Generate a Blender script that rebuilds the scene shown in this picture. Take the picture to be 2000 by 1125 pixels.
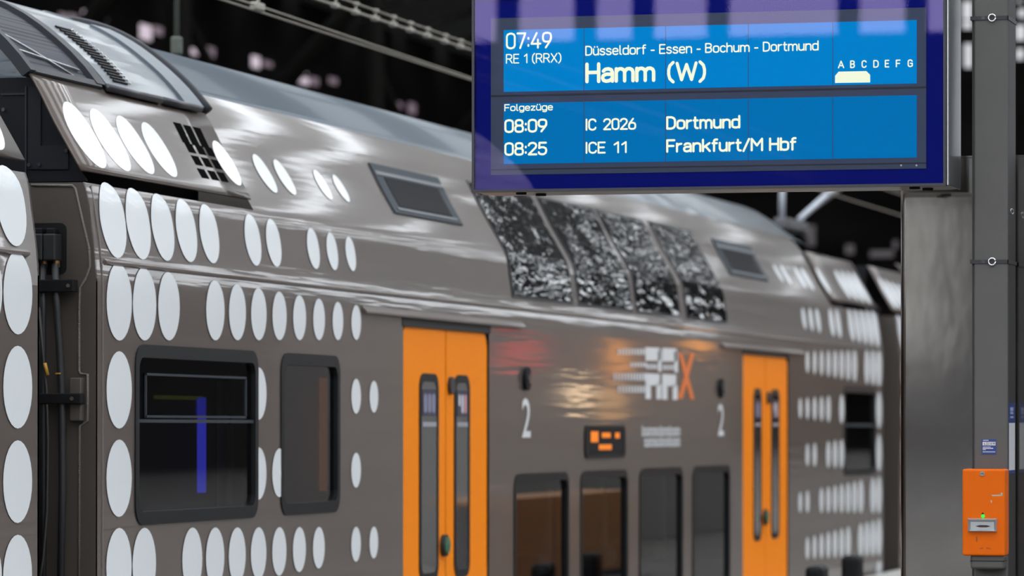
import bpy, bmesh, math, random
from mathutils import Vector, Matrix
random.seed(4)
for o in list(bpy.data.objects): bpy.data.objects.remove(o)
scene = bpy.context.scene
COL = scene.collection

# ------------------------------------------------------------------ camera
# world: +Y runs along the track, +X points from the train towards the platform, platform top is z = PF
F = 8000.0; VPX = 3080.0; HY = 813.0                 # focal length, track vanishing point, horizon in photo pixels
YAW = math.atan((VPX - 1000) / F); CA, SA = math.cos(YAW), math.sin(YAW)
CAM = (7.43, -20.0, 1.5)
PF = -.22
GRAD = 0.003                                          # the track falls gently away
cam = bpy.data.cameras.new('camera')
cam_o = bpy.data.objects.new('camera', cam); COL.objects.link(cam_o)
cam_o.location = CAM
cam_o.rotation_euler = (math.pi / 2, 0, YAW)
cam.sensor_width = 36; cam.lens = F / 2000 * 36
cam.shift_y = (HY - 562.5) / 2000
cam.clip_start = .1; cam.clip_end = 1000
cam.dof.use_dof = True; cam.dof.focus_distance = 19.9; cam.dof.aperture_fstop = 2.8
scene.camera = cam_o

# ------------------------------------------------------------------ daylight
w = bpy.data.worlds.new('overcast_sky'); scene.world = w; w.use_nodes = True
bg = w.node_tree.nodes['Background']
bg.inputs[0].default_value = (.90, .95, 1.0, 1); bg.inputs[1].default_value = 5.0
scene.view_settings.view_transform = 'Standard'; scene.view_settings.look = 'None'
scene.view_settings.gamma = 1; scene.view_settings.use_curve_mapping = False
scene.view_settings.exposure = 0.0

# ------------------------------------------------------------------ pixel -> place
def ray(x, y):
    xr = (x - 1000) / F; yr = (HY - y) / F
    return (xr * CA - SA, xr * SA + CA, yr)
def on_x(x, y, X0):                                   # hit of the view ray with a plane parallel to the track
    d = ray(x, y); t = (X0 - CAM[0]) / d[0]
    return (X0, CAM[1] + t * d[1], CAM[2] + t * d[2])
def on_y(x, y, Y0):                                   # hit with a plane across the platform
    d = ray(x, y); t = (Y0 - CAM[1]) / d[1]
    return (CAM[0] + t * d[0], Y0, CAM[2] + t * d[2])

# ------------------------------------------------------------------ materials
MATS = {}
def mat(name, col=(.5, .5, .5), rough=.5, metal=0., coat=0., emit=None, es=1., spec=.5, bump=None, var=None, aniso=0.):
    """bump = (scale xyz, strength, distance); var = (scale xyz, second colour, amount)"""
    if name in MATS: return MATS[name]
    m = bpy.data.materials.new(name); m.use_nodes = True
    nt = m.node_tree; b = nt.nodes['Principled BSDF']
    b.inputs['Base Color'].default_value = (*col, 1)
    b.inputs['Roughness'].default_value = rough; b.inputs['Metallic'].default_value = metal
    b.inputs['Coat Weight'].default_value = coat; b.inputs['Coat Roughness'].default_value = .06
    b.inputs['Specular IOR Level'].default_value = spec
    b.inputs['Anisotropic'].default_value = aniso
    if emit:
        b.inputs['Emission Color'].default_value = (*emit, 1); b.inputs['Emission Strength'].default_value = es
    tc = None
    def coords(sc):
        nonlocal tc
        if tc is None: tc = nt.nodes.new('ShaderNodeTexCoord')
        mp = nt.nodes.new('ShaderNodeMapping'); mp.inputs['Scale'].default_value = sc
        nt.links.new(tc.outputs['Object'], mp.inputs['Vector']); return mp.outputs[0]
    if bump:
        n = nt.nodes.new('ShaderNodeTexNoise'); n.inputs['Scale'].default_value = 1; n.inputs['Detail'].default_value = 2.5
        nt.links.new(coords(bump[0]), n.inputs['Vector'])
        bp = nt.nodes.new('ShaderNodeBump'); bp.inputs['Strength'].default_value = bump[1]; bp.inputs['Distance'].default_value = bump[2]
        nt.links.new(n.outputs['Fac'], bp.inputs['Height']); nt.links.new(bp.outputs[0], b.inputs['Normal'])
        if coat: nt.links.new(bp.outputs[0], b.inputs['Coat Normal'])
    if var:
        n = nt.nodes.new('ShaderNodeTexNoise'); n.inputs['Scale'].default_value = 1; n.inputs['Detail'].default_value = 5
        nt.links.new(coords(var[0]), n.inputs['Vector'])
        r = nt.nodes.new('ShaderNodeMapRange'); r.inputs[1].default_value = .42; r.inputs[2].default_value = .68; r.inputs[4].default_value = var[2]
        nt.links.new(n.outputs['Fac'], r.inputs[0])
        x = nt.nodes.new('ShaderNodeMixRGB'); x.inputs[1].default_value = (*col, 1); x.inputs[2].default_value = (*var[1], 1)
        nt.links.new(r.outputs[0], x.inputs[0]); nt.links.new(x.outputs[0], b.inputs['Base Color'])
    MATS[name] = m; return m
def pane_mat(name, tint, refl, rough=.02, gc=(1, 1, 1)):            # thin sheet of glass: sees through, mirrors a little
    if name in MATS: return MATS[name]
    m = bpy.data.materials.new(name); m.use_nodes = True; nt = m.node_tree; nt.nodes.clear()
    out = nt.nodes.new('ShaderNodeOutputMaterial'); mx = nt.nodes.new('ShaderNodeMixShader')
    t = nt.nodes.new('ShaderNodeBsdfTransparent'); t.inputs[0].default_value = (*tint, 1)
    g = nt.nodes.new('ShaderNodeBsdfGlossy'); g.inputs['Roughness'].default_value = rough; g.inputs[0].default_value = (*gc, 1)
    fr = nt.nodes.new('ShaderNodeFresnel'); fr.inputs[0].default_value = refl
    nt.links.new(fr.outputs[0], mx.inputs[0]); nt.links.new(t.outputs[0], mx.inputs[1]); nt.links.new(g.outputs[0], mx.inputs[2])
    nt.links.new(mx.outputs[0], out.inputs[0]); MATS[name] = m; return m

paint = mat('brown_grey_paint', (.128, .101, .087), .30, .06, .6, spec=.28, bump=((2.2, .6, 16), .17, .012), var=((2, .4, 9), (.105, .083, .072), .5))
paint_end_shade = mat('brown_end_shade', (.060, .048, .040), .55, bump=((30, 30, 30), .1, .01))  # body brown painted darker for the shade at the car ends
white = mat('white_film', (.82, .85, .87), .35, coat=.3)
roofm = mat('blue_grey_roof', (.088, .106, .124), .3, .25, .25, spec=.35, bump=((2.5, .5, 12), .22, .015))
roofdark = mat('dark_roof_sheet', (.026, .028, .034), .5, .1, 0., spec=.25, bump=((2, 2, 2), .15, .02))
black = mat('black_plastic', (.010, .010, .011), .6, spec=.15)
blacksheet = mat('black_sheet', (.007, .007, .010), .6, spec=.2, bump=((3, 3, 3), .1, .01))
rubber = mat('black_rubber', (.014, .014, .015), .6)
framem = mat('window_rim_black', (.009, .010, .012), .4, spec=.2)
hatchm = mat('hatch_frame_slate', (.040, .048, .058), .6, spec=.15)
orange = mat('orange_door_paint', (1.0, .27, .0), .5, coat=.03, spec=.12)
orange_box = mat('orange_enamel', (.72, .125, .001), .45, spec=.12, bump=((60, 60, 60), .06, .004), var=((14, 14, 14), (.70, .115, .004), .5))
doorglass = mat('door_glass', (.055, .05, .048), .08, coat=1.)
panoglass = mat('wavy_dark_glass', (.010, .010, .011), .05, spec=.6, bump=((2., 1.6, 8.), .60, .03))
interior = mat('navy_interior', (.014, .015, .06), .7, spec=.2)
brownint = mat('orange_brown_interior', (.5, .13, .02), .6)
seatm = mat('grey_seat_fabric', (.07, .075, .07), .9, bump=((120, 120, 120), .2, .004))
steel = mat('brushed_steel', (.40, .385, .37), .09, 1., bump=((5, 5, 2.5), .03, .02), var=((2, 2, 5), (.33, .30, .28), .6))
alu = mat('aluminium', (.42, .43, .44), .32, .9)
darkalu = mat('dark_aluminium', (.06, .06, .07), .35, .6)
polem = mat('grey_column_paint', (.098, .094, .089), .65, spec=.25, bump=((40, 40, 40), .1, .004), var=((6, 6, 6), (.105, .100, .096), .8))
signblue = mat('deep_blue_print', (.0005, .009, .27), .6, spec=.05)
slate = mat('slate_lcd_frame', (.045, .075, .15), .5)
chrome = mat('chrome', (.75, .75, .75), .15, 1.)
silver = mat('silver_cast', (.45, .46, .47), .35, .6)
bluesticker = mat('blue_sticker', (.010, .04, .20), .4)
whitesticker = mat('white_sticker', (.62, .62, .66), .5)
cablem = mat('cable_black', (.02, .021, .023), .5)
brass = mat('brass', (.30, .18, .07), .35, .8)
yellow = mat('yellow_marker', (.50, .27, .03), .5)
wirem = mat('weathered_copper_wire', (.28, .245, .20), .5, .4)
galv = mat('galvanised_tube', (.42, .45, .50), .5, .2)
weld = mat('weld_bead', (.15, .135, .12), .45, bump=((50, 50, 160), .6, .01))
hallwall = mat('dark_hall_wall', (.005, .0045, .0045), .9, spec=0., var=((.2, .2, .35), (.011, .0095, .009), .8))  # near-black wall tone with slightly lighter patches
girderm = mat('dark_girder', (.020, .017, .016), .7)
ceilm = mat('dark_roof_boards', (.035, .034, .033), .8)
concrete = mat('concrete', (.15, .142, .134), .85, spec=.2, bump=((3, 3, 3), .2, .01), var=((1.2, 1.2, 1.2), (.12, .112, .105), .8))
ballast = mat('ballast', (.07, .062, .056), .95, bump=((22, 22, 22), .8, .05))
lcd_hi = mat('lcd_backlight_upper', (0, .01, .03), .6, spec=0., emit=(.0, .225, .62), es=1.0)
lcd_lo = mat('lcd_backlight_lower', (0, .01, .03), .6, spec=0., emit=(.0, .165, .47), es=1.0)
lcdtxt = mat('lcd_white', (.1, .1, .1), .5, emit=(.93, 1.0, .72), es=.95)
ledor = mat('led_orange', (.1, .03, 0), .5, emit=(1., .25, .01), es=1.0)
ledgr = mat('led_green', (.0, .1, .02), .5, emit=(.02, .9, .06), es=1.0)
bluelight = mat('blue_interior_light', (.02, .02, .1), .5, emit=(.035, .04, .50), es=1.0)
greenlight = mat('olive_interior_light', (.02, .02, .01), .5, emit=(.05, .055, .004), es=1.0)
brightwin = mat('lit_far_window', (.1, .1, .1), .5, emit=(.62, .52, .60), es=1.0)
dimwin = mat('dim_far_window', (.1, .1, .1), .5, emit=(.16, .11, .14), es=1.0)
skypane = mat('skylit_pane', (.1, .1, .1), .5, emit=(.60, .61, .64), es=1.0)
winglass = pane_mat('tinted_train_glass', (.55, .56, .60), 1.45)
signglass = pane_mat('sign_glass', (.97, .97, .97), 1.6, .01, (.66, .52, .95))

# ------------------------------------------------------------------ mesh helpers
class MB:
    def __init__(s): s.v = []; s.f = []; s.sm = []
    def add(s, vs, fs, smooth=False):
        n = len(s.v); s.v += [tuple(p) for p in vs]; s.f += [tuple(i + n for i in f) for f in fs]; s.sm += [smooth] * len(fs); return s
    def box(s, a, b):
        x0, y0, z0 = (min(p, q) for p, q in zip(a, b)); x1, y1, z1 = (max(p, q) for p, q in zip(a, b))
        return s.add([(x0,y0,z0),(x1,y0,z0),(x1,y1,z0),(x0,y1,z0),(x0,y0,z1),(x1,y0,z1),(x1,y1,z1),(x0,y1,z1)],
                     [(0,3,2,1),(4,5,6,7),(0,1,5,4),(1,2,6,5),(2,3,7,6),(3,0,4,7)])
    def bbox(s, a, b, r=.01, seg=2):                   # bevelled box
        bm = bmesh.new(); c = [(p + q) / 2 for p, q in zip(a, b)]; d = [abs(q - p) for p, q in zip(a, b)]
        bmesh.ops.create_cube(bm, size=1, matrix=Matrix.Translation(c) @ Matrix.Diagonal((*d, 1)))
        bmesh.ops.bevel(bm, geom=bm.edges[:], offset=r, segments=seg, affect='EDGES', profile=.5)
        bm.verts.index_update(); s.add([tuple(v.co) for v in bm.verts], [tuple(v.index for v in f.verts) for f in bm.faces]); bm.free(); return s
    def tube(s, pts, r, n=8, caps=True):
        pts = [Vector(p) for p in pts]; rings = []; up = None
        for i, p in enumerate(pts):
            t = (pts[min(i + 1, len(pts) - 1)] - pts[max(i - 1, 0)]).normalized()
            if up is None: up = Vector((0, 0, 1)) if abs(t.z) < .9 else Vector((1, 0, 0))
            a = t.cross(up).normalized(); b = a.cross(t).normalized(); up = b
            rings.append([p + (a * math.cos(2 * math.pi * k / n) + b * math.sin(2 * math.pi * k / n)) * r for k in range(n)])
        vs = [q for R in rings for q in R]; fs = []
        for i in range(len(rings) - 1):
            for k in range(n): fs.append((i*n+k, i*n+(k+1)%n, (i+1)*n+(k+1)%n, (i+1)*n+k))
        if caps: fs += [tuple(range(n - 1, -1, -1)), tuple(range(len(vs) - n, len(vs)))]
        return s.add(vs, fs, True)
    def extrude_poly(s, pts, vec):                      # flat outline + thickness
        n = len(pts); vec = Vector(vec); P = [Vector(p) for p in pts]
        return s.add(P + [p + vec for p in P], [tuple(range(n)), tuple(range(2*n-1, n-1, -1))] + [(i, i+n, (i+1) % n + n, (i+1) % n) for i in range(n)])
    def disc(s, c, axis, r, h, n=20):
        c = Vector(c); axis = Vector(axis).normalized(); a = axis.orthogonal().normalized(); b = axis.cross(a)
        return s.extrude_poly([c + (a*math.cos(2*math.pi*k/n) + b*math.sin(2*math.pi*k/n))*r for k in range(n)], axis*h)
    def build(s, name, m, parent=None, fix=True):
        off = Vector(parent['_o']) if parent is not None and '_o' in parent else Vector((0, 0, 0))
        me = bpy.data.meshes.new(name); me.from_pydata([Vector(v) - off for v in s.v], [], s.f); me.update()
        if fix:
            bm = bmesh.new(); bm.from_mesh(me); bmesh.ops.recalc_face_normals(bm, faces=bm.faces); bm.to_mesh(me); bm.free()
        for p, q in zip(me.polygons, s.sm): p.use_smooth = q
        me.materials.append(m); o = bpy.data.objects.new(name, me); COL.objects.link(o)
        if parent is not None:
            o.parent = parent
            if '_o' in parent: o['_o'] = list(parent['_o'])
        return o
def tag(o, label, cat, group=None):
    o['label'] = label; o['category'] = cat
    if group: o['group'] = group
    return o
def thing(name, loc, label, cat, group=None, rot=(0, 0, 0)):
    o = bpy.data.objects.new(name, None); COL.objects.link(o); o.location = loc; o.rotation_euler = rot; o.empty_display_size = .2
    o['_o'] = list(loc); return tag(o, label, cat, group)
def struct(o): o['kind'] = 'structure'; return o

_fs = {}
def text_shape(body, bold=0.):
    key = (body, bold)
    if key in _fs: return _fs[key]
    cu = bpy.data.curves.new('lettering', 'FONT'); cu.body = body; cu.size = 1; cu.offset = bold; cu.resolution_u = 3; cu.fill_mode = 'FRONT'
    o = bpy.data.objects.new('lettering', cu); COL.objects.link(o)
    dg = bpy.context.evaluated_depsgraph_get(); me = bpy.data.meshes.new_from_object(o.evaluated_get(dg))
    V = [tuple(v.co) for v in me.vertices]; Fc = [tuple(p.vertices) for p in me.polygons]
    bpy.data.objects.remove(o); bpy.data.curves.remove(cu); bpy.data.meshes.remove(me)
    _fs[key] = (V, Fc); return V, Fc
def text(body, org, ux, width, cap, bold=.0):
    """flat lettering: org = lower left of the baseline, ux = reading direction, cap = height of a capital"""
    V, Fc = text_shape(body, bold); H = text_shape('H', bold)[0]
    ch = max(v[1] for v in H) - min(v[1] for v in H); b0 = min(v[1] for v in H)
    x0 = min(v[0] for v in V); x1 = max(v[0] for v in V)
    ux = Vector(ux); org = Vector(org)
    return MB().add([org + ux * ((v[0] - x0) / (x1 - x0) * width) + Vector((0, 0, (v[1] - b0) / ch * cap)) for v in V], Fc)


# narrow display lettering drawn as strokes; capitals are 1 high
def _o(x0, y0, x1, y1, r=.17):
    return [(x0 + r, y0), (x1 - r, y0), (x1 - r*.3, y0 + r*.3), (x1, y0 + r), (x1, y1 - r), (x1 - r*.3, y1 - r*.3), (x1 - r, y1), (x0 + r, y1), (x0 + r*.3, y1 - r*.3), (x0, y1 - r), (x0, y0 + r), (x0 + r*.3, y0 + r*.3), (x0 + r, y0)]
_n = [[(0, 0), (0, .70)], [(0, .52), (.12, .68), (.28, .70), (.40, .64), (.44, .50), (.44, 0)]]
_u = [[(0, .70), (0, .2), (.06, .05), (.18, 0), (.32, .03), (.44, .18)], [(.44, .70), (.44, 0)]]
GL = {'0': (.52, [_o(0, 0, .52, 1, .2)]), '1': (.30, [[(.04, .76), (.27, 1), (.27, 0)]]),
 '2': (.52, [[(0, .78), (.06, .93), (.2, 1), (.34, 1), (.47, .92), (.52, .77), (.48, .6), (0, 0), (.53, 0)]]),
 '4': (.58, [[(.34, 1), (0, .27), (.58, .27)], [(.42, .55), (.42, 0)]]), '5': (.52, [[(.49, 1), (.05, 1), (.03, .54), (.16, .61), (.33, .61), (.48, .51), (.52, .33), (.48, .12), (.34, 0), (.17, 0), (.04, .06), (0, .18)]]),
 '6': (.52, [_o(0, 0, .52, .60, .18), [(0, .32), (.06, .56), (.34, 1)]]), '7': (.52, [[(0, 1), (.52, 1), (.18, 0)]]),
 '8': (.52, [_o(.03, .53, .49, 1, .16), _o(0, 0, .52, .53, .17)]), '9': (.52, [_o(0, .40, .52, 1, .18), [(.52, .68), (.46, .44), (.18, 0)]]),
 ':': (.06, [[(.03, .14), (.03, .20)], [(.03, .62), (.03, .68)]]), '-': (.26, [[(0, .38), (.26, .38)]]), '/': (.36, [[(0, -.05), (.36, 1.0)]]),
 '(': (.20, [[(.2, 1.06), (.05, .86), (0, .6), (0, .34), (.05, .08), (.2, -.12)]]), ')': (.20, [[(0, 1.06), (.15, .86), (.2, .6), (.2, .34), (.15, .08), (0, -.12)]]),
 'A': (.58, [[(0, 0), (.29, 1), (.58, 0)], [(.1, .32), (.48, .32)]]), 'B': (.52, [[(0, 0), (0, 1), (.32, 1), (.46, .92), (.49, .76), (.44, .6), (.3, .53), (0, .53)], [(.3, .53), (.46, .45), (.52, .27), (.46, .08), (.32, 0), (0, 0)]]),
 'C': (.50, [[(.5, .8), (.44, .94), (.3, 1), (.2, 1), (.06, .92), (0, .76), (0, .24), (.06, .08), (.2, 0), (.3, 0), (.44, .06), (.5, .2)]]),
 'D': (.52, [[(0, 0), (0, 1), (.28, 1), (.44, .92), (.52, .74), (.52, .26), (.44, .08), (.28, 0), (0, 0)]]), 'E': (.46, [[(.46, 0), (0, 0), (0, 1), (.46, 1)], [(0, .52), (.4, .52)]]),
 'F': (.46, [[(0, 0), (0, 1), (.46, 1)], [(0, .50), (.4, .50)]]), 'G': (.54, [[(.52, .8), (.44, .94), (.3, 1), (.2, 1), (.06, .92), (0, .76), (0, .24), (.06, .08), (.2, 0), (.34, 0), (.54, .12), (.54, .48), (.3, .48)]]),
 'H': (.52, [[(0, 0), (0, 1)], [(.52, 0), (.52, 1)], [(0, .52), (.52, .52)]]), 'I': (.06, [[(.03, 0), (.03, 1)]]),
 'M': (.66, [[(0, 0), (0, 1), (.33, .42), (.66, 1), (.66, 0)]]), 'R': (.54, [[(0, 0), (0, 1), (.32, 1), (.47, .92), (.51, .74), (.47, .56), (.32, .48), (0, .48)], [(.28, .48), (.54, 0)]]),
 'W': (.84, [[(0, 1), (.2, 0), (.42, .92), (.64, 0), (.84, 1)]]), 'X': (.54, [[(0, 0), (.54, 1)], [(0, 1), (.54, 0)]]),
 'a': (.44, [[(.04, .58), (.12, .68), (.26, .71), (.39, .65), (.44, .5), (.44, 0)], [(.44, .40), (.16, .40), (.03, .32), (0, .19), (.05, .05), (.18, 0), (.32, .04), (.44, .16)]]),
 'b': (.46, [[(0, 0), (0, 1)], _o(0, 0, .46, .70, .16)]), 'c': (.40, [[(.40, .60), (.30, .70), (.18, .70), (.05, .62), (0, .48), (0, .22), (.05, .08), (.18, 0), (.30, 0), (.40, .10)]]),
 'd': (.46, [[(.46, 0), (.46, 1)], _o(0, 0, .46, .70, .16)]), 'e': (.45, [[(0, .36), (.45, .36), (.45, .5), (.39, .64), (.26, .70), (.18, .70), (.05, .63), (0, .48), (0, .2), (.06, .06), (.2, 0), (.32, 0), (.43, .08)]]),
 'f': (.30, [[(.30, 1), (.18, 1), (.10, .92), (.10, 0)], [(0, .68), (.28, .68)]]), 'g': (.46, [_o(0, 0, .46, .70, .16), [(.46, .70), (.46, -.12), (.38, -.24), (.22, -.27), (.06, -.22)]]),
 'h': (.44, [[(0, 0), (0, 1)], _n[1]]), 'k': (.44, [[(0, 0), (0, 1)], [(.42, .70), (.02, .30)], [(.16, .42), (.44, 0)]]), 'l': (.14, [[(.02, 1), (.02, .12), (.06, .02), (.14, 0)]]),
 'm': (.74, [_n[0], [(0, .52), (.1, .68), (.22, .70), (.33, .63), (.37, .50), (.37, 0)], [(.37, .52), (.47, .68), (.59, .70), (.70, .63), (.74, .50), (.74, 0)]]), 'n': (.44, _n), 'o': (.46, [_o(0, 0, .46, .70, .17)]),
 'r': (.28, [[(0, 0), (0, .70)], [(0, .46), (.1, .64), (.28, .68)]]), 's': (.40, [[(.38, .58), (.30, .69), (.12, .70), (.02, .62), (.02, .48), (.12, .39), (.30, .33), (.40, .22), (.38, .08), (.28, 0), (.10, 0), (0, .10)]]),
 't': (.28, [[(.10, .94), (.10, .14), (.16, .02), (.28, 0)], [(0, .68), (.27, .68)]]), 'u': (.44, _u), 'ü': (.44, _u + [[(.10, .90), (.10, .95)], [(.34, .90), (.34, .95)]]), 'z': (.40, [[(0, .68), (.40, .68), (0, .02), (.40, .02)]])}
def strokes(body, org, width, cap, wt=.13, gap=.17):
    """lettering in a plane across the platform; org = lower left of the baseline, wt = stroke weight in cap heights"""
    x = 0; L_ = []
    for ch in body:
        if ch == ' ': x += .34; continue
        w_, ps = GL[ch]; L_ += [[(x + a, b) for a, b in p] for p in ps]; x += w_ + gap
    sx = (width - wt * cap) / (x - gap); h = wt * cap / 2; mb = MB(); oct_ = [(math.cos(k * math.pi / 4 + .3927), math.sin(k * math.pi / 4 + .3927)) for k in range(8)]
    for p in L_:
        q = [Vector((org[0] + h + a * sx, org[2] + b * (cap - 2 * h) + h)) for a, b in p]
        for k, c in enumerate(q):
            mb.add([(c.x + h * u, org[1], c.y + h * v) for u, v in oct_], [tuple(range(8))])
            if k + 1 < len(q):
                d = q[k + 1] - c
                if d.length < 1e-6: continue
                nn = Vector((-d.y, d.x)).normalized() * h; e = q[k + 1]
                mb.add([(c.x + nn.x, org[1], c.y + nn.y), (e.x + nn.x, org[1], e.y + nn.y), (e.x - nn.x, org[1], e.y - nn.y), (c.x - nn.x, org[1], c.y - nn.y)], [(0, 1, 2, 3)])
    return mb

# ------------------------------------------------------------------ the hall (setting)
def bx(name, a, b, m, parent=None):
    o = MB().box(a, b).build(name, m, parent)
    return o
struct(bx('floor', (.14, -70, -.95), (34, 180, PF), concrete))
struct(bx('trim_1', (.10, -70, PF - .06), (.55, 180, PF + .012), mat('pale_platform_edge', (.42, .41, .39), .8)))
struct(bx('floor_track_bed', (-46, -70, -1.0), (.14, 180, -.92), ballast))
wl = struct(bx('wall_left', (-46.5, -75, -1), (-46, 184, 26), hallwall))
wr = struct(bx('wall_right', (34, -75, -1), (34.5, 184, 10.5), mat('pale_station_wall', (.06, .053, .048), .8, spec=.1)))
m = MB(); m.box((34, -75, 13.5), (34.5, 184, 21))
for y in range(-75, 184, 7): m.box((34, y, 10.5), (34.4, y + 1.2, 13.5))
m.build('upper_wall', mat('pale_station_wall'), wr)
wf = struct(bx('wall_front', (-46, 182, -1), (34, 182.5, 31), hallwall))
# far gable above the wall: unseen mullions broadened to dim the train's reflections
m = MB()
for x in range(-44, 35, 6): m.box((x - .35, 181.8, 31), (x + .35, 182.4, 56))
for z in (34, 38.5, 43, 47.5, 52): m.box((-46, 181.9, z - 1.5), (34, 182.3, z + 1.5))
m.build('gable_mullions', girderm, wf)
wb = struct(bx('wall_back', (-46, -76, -1), (34, -75.5, 2.2), mat('dim_back_wall', (.03, .028, .03), .8)))
m = MB()
for x in (-30, -24, -19.6, -17.2, -15.3, -13.9, -12.1, -9.0, -7.4, -2, 4, 10, 16, 22, 28): m.box((x - .25, -75.9, 9.6), (x + .25, -75.6, 40))
m.box((-46, -75.9, 12.3), (34, -75.6, 12.7))
m.build('gable_mullions', girderm, wb)
m = MB()
for a, b in ((-46, -9.6), (-7.62, -7.42), (-6.8, 34)): m.box((a, -76, 2.2), (b, -75.5, 6.6))
m.box((-9.6, -76, 2.2), (-6.8, -75.5, 2.9)); m.box((-9.6, -76, 4.5), (-6.8, -75.5, 5.1)); m.box((-46, -76, 6.6), (34, -75.5, 10.4)); m.build('upper_wall', mat('dim_back_wall'), wb)
for a, b in ((-9.6, -7.62), (-7.42, -6.8)):
    for c, d in ((2.9, 4.5), (5.1, 6.6)): MB().box((a, -75.8, c), (b, -75.75, d)).build('reflection_pane', mat('reflection_glow', (.4, .4, .4), .6, emit=(.80, .79, .76), es=1.), wb)  # unseen glowing panes, added for bright reflections in the steel housing
# roof: dark boarded strips across the hall, open glazed strips between, arched towards the middle
def roofz(x): return 25.0 - (x + 8) ** 2 / 260.
ce = MB(); yy = -74
k = 0
while yy < 180:
    wdt = 5.2 if k % 3 else 7.0
    xs = [-46, -36, -26, -16, -6, 4, 14, 24, 34]
    P0 = [(x, yy, roofz(x)) for x in xs]; P1 = [(x, yy + wdt, roofz(x)) for x in xs]
    n = len(xs)
    ce.add(P0 + P1, [(i, i + 1, n + i + 1, n + i) for i in range(n - 1)])
    yy += wdt + (5.0 if yy < 40 else 2.2); k += 1  # unseen gaps, wider near the camera for soft light, narrower beyond for dimmer reflections
ceiling = struct(ce.build('ceiling', ceilm))
for x in (-36, -16, 4):
    MB().box((x - .3, -74, roofz(x) - 1.2), (x + .3, 180, roofz(x) - .1)).build('purlin', girderm, ceiling)
# trusses in front of the dark left wall
def bar(mb, a, b, t):
    return mb.tube([a, b], t, 4)
for i, yy in enumerate((78, 96, 116, 140, 164)):
    m = MB(); X = -40
    bar(m, (X, yy, -1), (X, yy, 25), .45)
    bar(m, (X, yy + .2, 9), (X + 14, yy + .2, 24), .35)
    bar(m, (X, yy + .1, 4), (X, yy + 17, 13), .25)
    bar(m, (X, yy - .1, 16), (X, yy + 18, 6), .25)
    o = m.build('hall_truss_column', mat('truss_steel', (.010, .009, .008), .8, spec=.05))
    tag(o, ['first', 'second', 'third', 'fourth', 'fifth'][i] + ' dark steel truss column behind the train, counted from the left', 'column', 'truss columns of the hall')
# daylit and dim panes in the left wall, just over the train roof
for (x0, y0, x1, y1, mm) in ((118, 24, 132, 46, dimwin), (137, 26, 152, 48, dimwin), (164, 20, 188, 50, brightwin), (196, 20, 210, 40, dimwin), (276, 46, 296, 80, brightwin), (302, 50, 318, 70, dimwin),
        (356, 72, 394, 88, dimwin), (376, 94, 402, 112, brightwin), (404, 90, 420, 112, dimwin), (494, 108, 508, 134, brightwin), (516, 118, 532, 132, dimwin), (562, 132, 600, 146, brightwin),
        (582, 148, 604, 166, brightwin), (610, 150, 622, 168, dimwin), (645, 150, 659, 166, dimwin), (738, 180, 764, 196, brightwin), (766, 196, 786, 212, dimwin), (800, 200, 812, 224, dimwin)):
    a = on_x(x0, y0, -45.9); b = on_x(x1, y1, -45.9)
    MB().box(a, (-45.97, b[1], b[2])).build('pane', mm, wl)
for (x0, y0, x1, y1) in ((1881, 4, 1899, 38), (1881, 42, 1899, 56), (1884, 86, 1899, 132), (1986, 0, 1996, 4), (1990, 18, 2003, 34), (1984, 50, 2003, 78), (1985, 96, 2000, 116)):
    a = on_y(x0, y0, 181.95); b = on_y(x1, y1, 181.95)
    MB().box(a, (b[0], 181.85, b[2])).build('pane', skypane, wf)
for (x0, y0, x1, y1) in ((1572, 440, 1592, 462), (1578, 462, 1592, 480), (1652, 478, 1668, 496), (1700, 490, 1745, 502), (1745, 470, 1753, 486)):
    a = on_y(x0, y0, 181.9); b = on_y(x1, y1, 181.9)
    MB().box(a, (b[0], 181.8, b[2])).build('pane', mat('faint_far_window', (.05, .05, .05), .5, emit=(.055, .046, .05), es=1.), wf)

# ------------------------------------------------------------------ train: shared section
PR = [(0, -.7), (0, 1.0), (0, 2.2), (.004, 2.267), (.035, 2.52), (.072, 2.714), (.103, 2.77), (.244, 3.011), (.381, 3.262), (.5, 3.406), (.66, 3.55), (.82, 3.665), (1.0, 3.755), (1.2, 3.81), (1.41, 3.83)]
def densify(P, n=5):
    out = []
    for i in range(len(P) - 1):
        p0 = P[max(i - 1, 0)]; p1 = P[i]; p2 = P[i + 1]; p3 = P[min(i + 2, len(P) - 1)]
        if p2[1] <= 2.2: out.append(p1); continue
        if p1[1] == 2.2: p0 = (0, 2.13)
        d = math.dist(p1, p2); d0 = max(math.dist(p0, p1), 1e-4); d2 = max(math.dist(p2, p3), 1e-4)
        m1 = [((p1[c] - p0[c]) / d0 * d + (p2[c] - p1[c]) / d * d0) * d / (d + d0) for c in (0, 1)]
        m2 = [((p2[c] - p1[c]) / d * d2 + ((p3[c] - p2[c]) / d2 * d if p3 != p2 else p2[c] - p1[c])) * d / (d + d2) for c in (0, 1)]
        for k in range(n):
            t = k / n; h = (2*t**3 - 3*t**2 + 1, t**3 - 2*t**2 + t, -2*t**3 + 3*t**2, t**3 - t**2)
            out.append(tuple(h[0]*p1[c] + h[1]*m1[c] + h[2]*p2[c] + h[3]*m2[c] for c in (0, 1)))
    out.append(P[-1]); return out
PD = densify(PR)
ARC = [0.]
for a, b in zip(PD, PD[1:]): ARC.append(ARC[-1] + math.dist(a, b))
def at_arc(t):
    t = max(0, min(t, ARC[-1] - 1e-6))
    for i in range(len(ARC) - 1):
        if t <= ARC[i + 1]:
            f = (t - ARC[i]) / (ARC[i + 1] - ARC[i]); a, b = PD[i], PD[i + 1]
            return a[0] + (b[0] - a[0]) * f, a[1] + (b[1] - a[1]) * f, i
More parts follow.
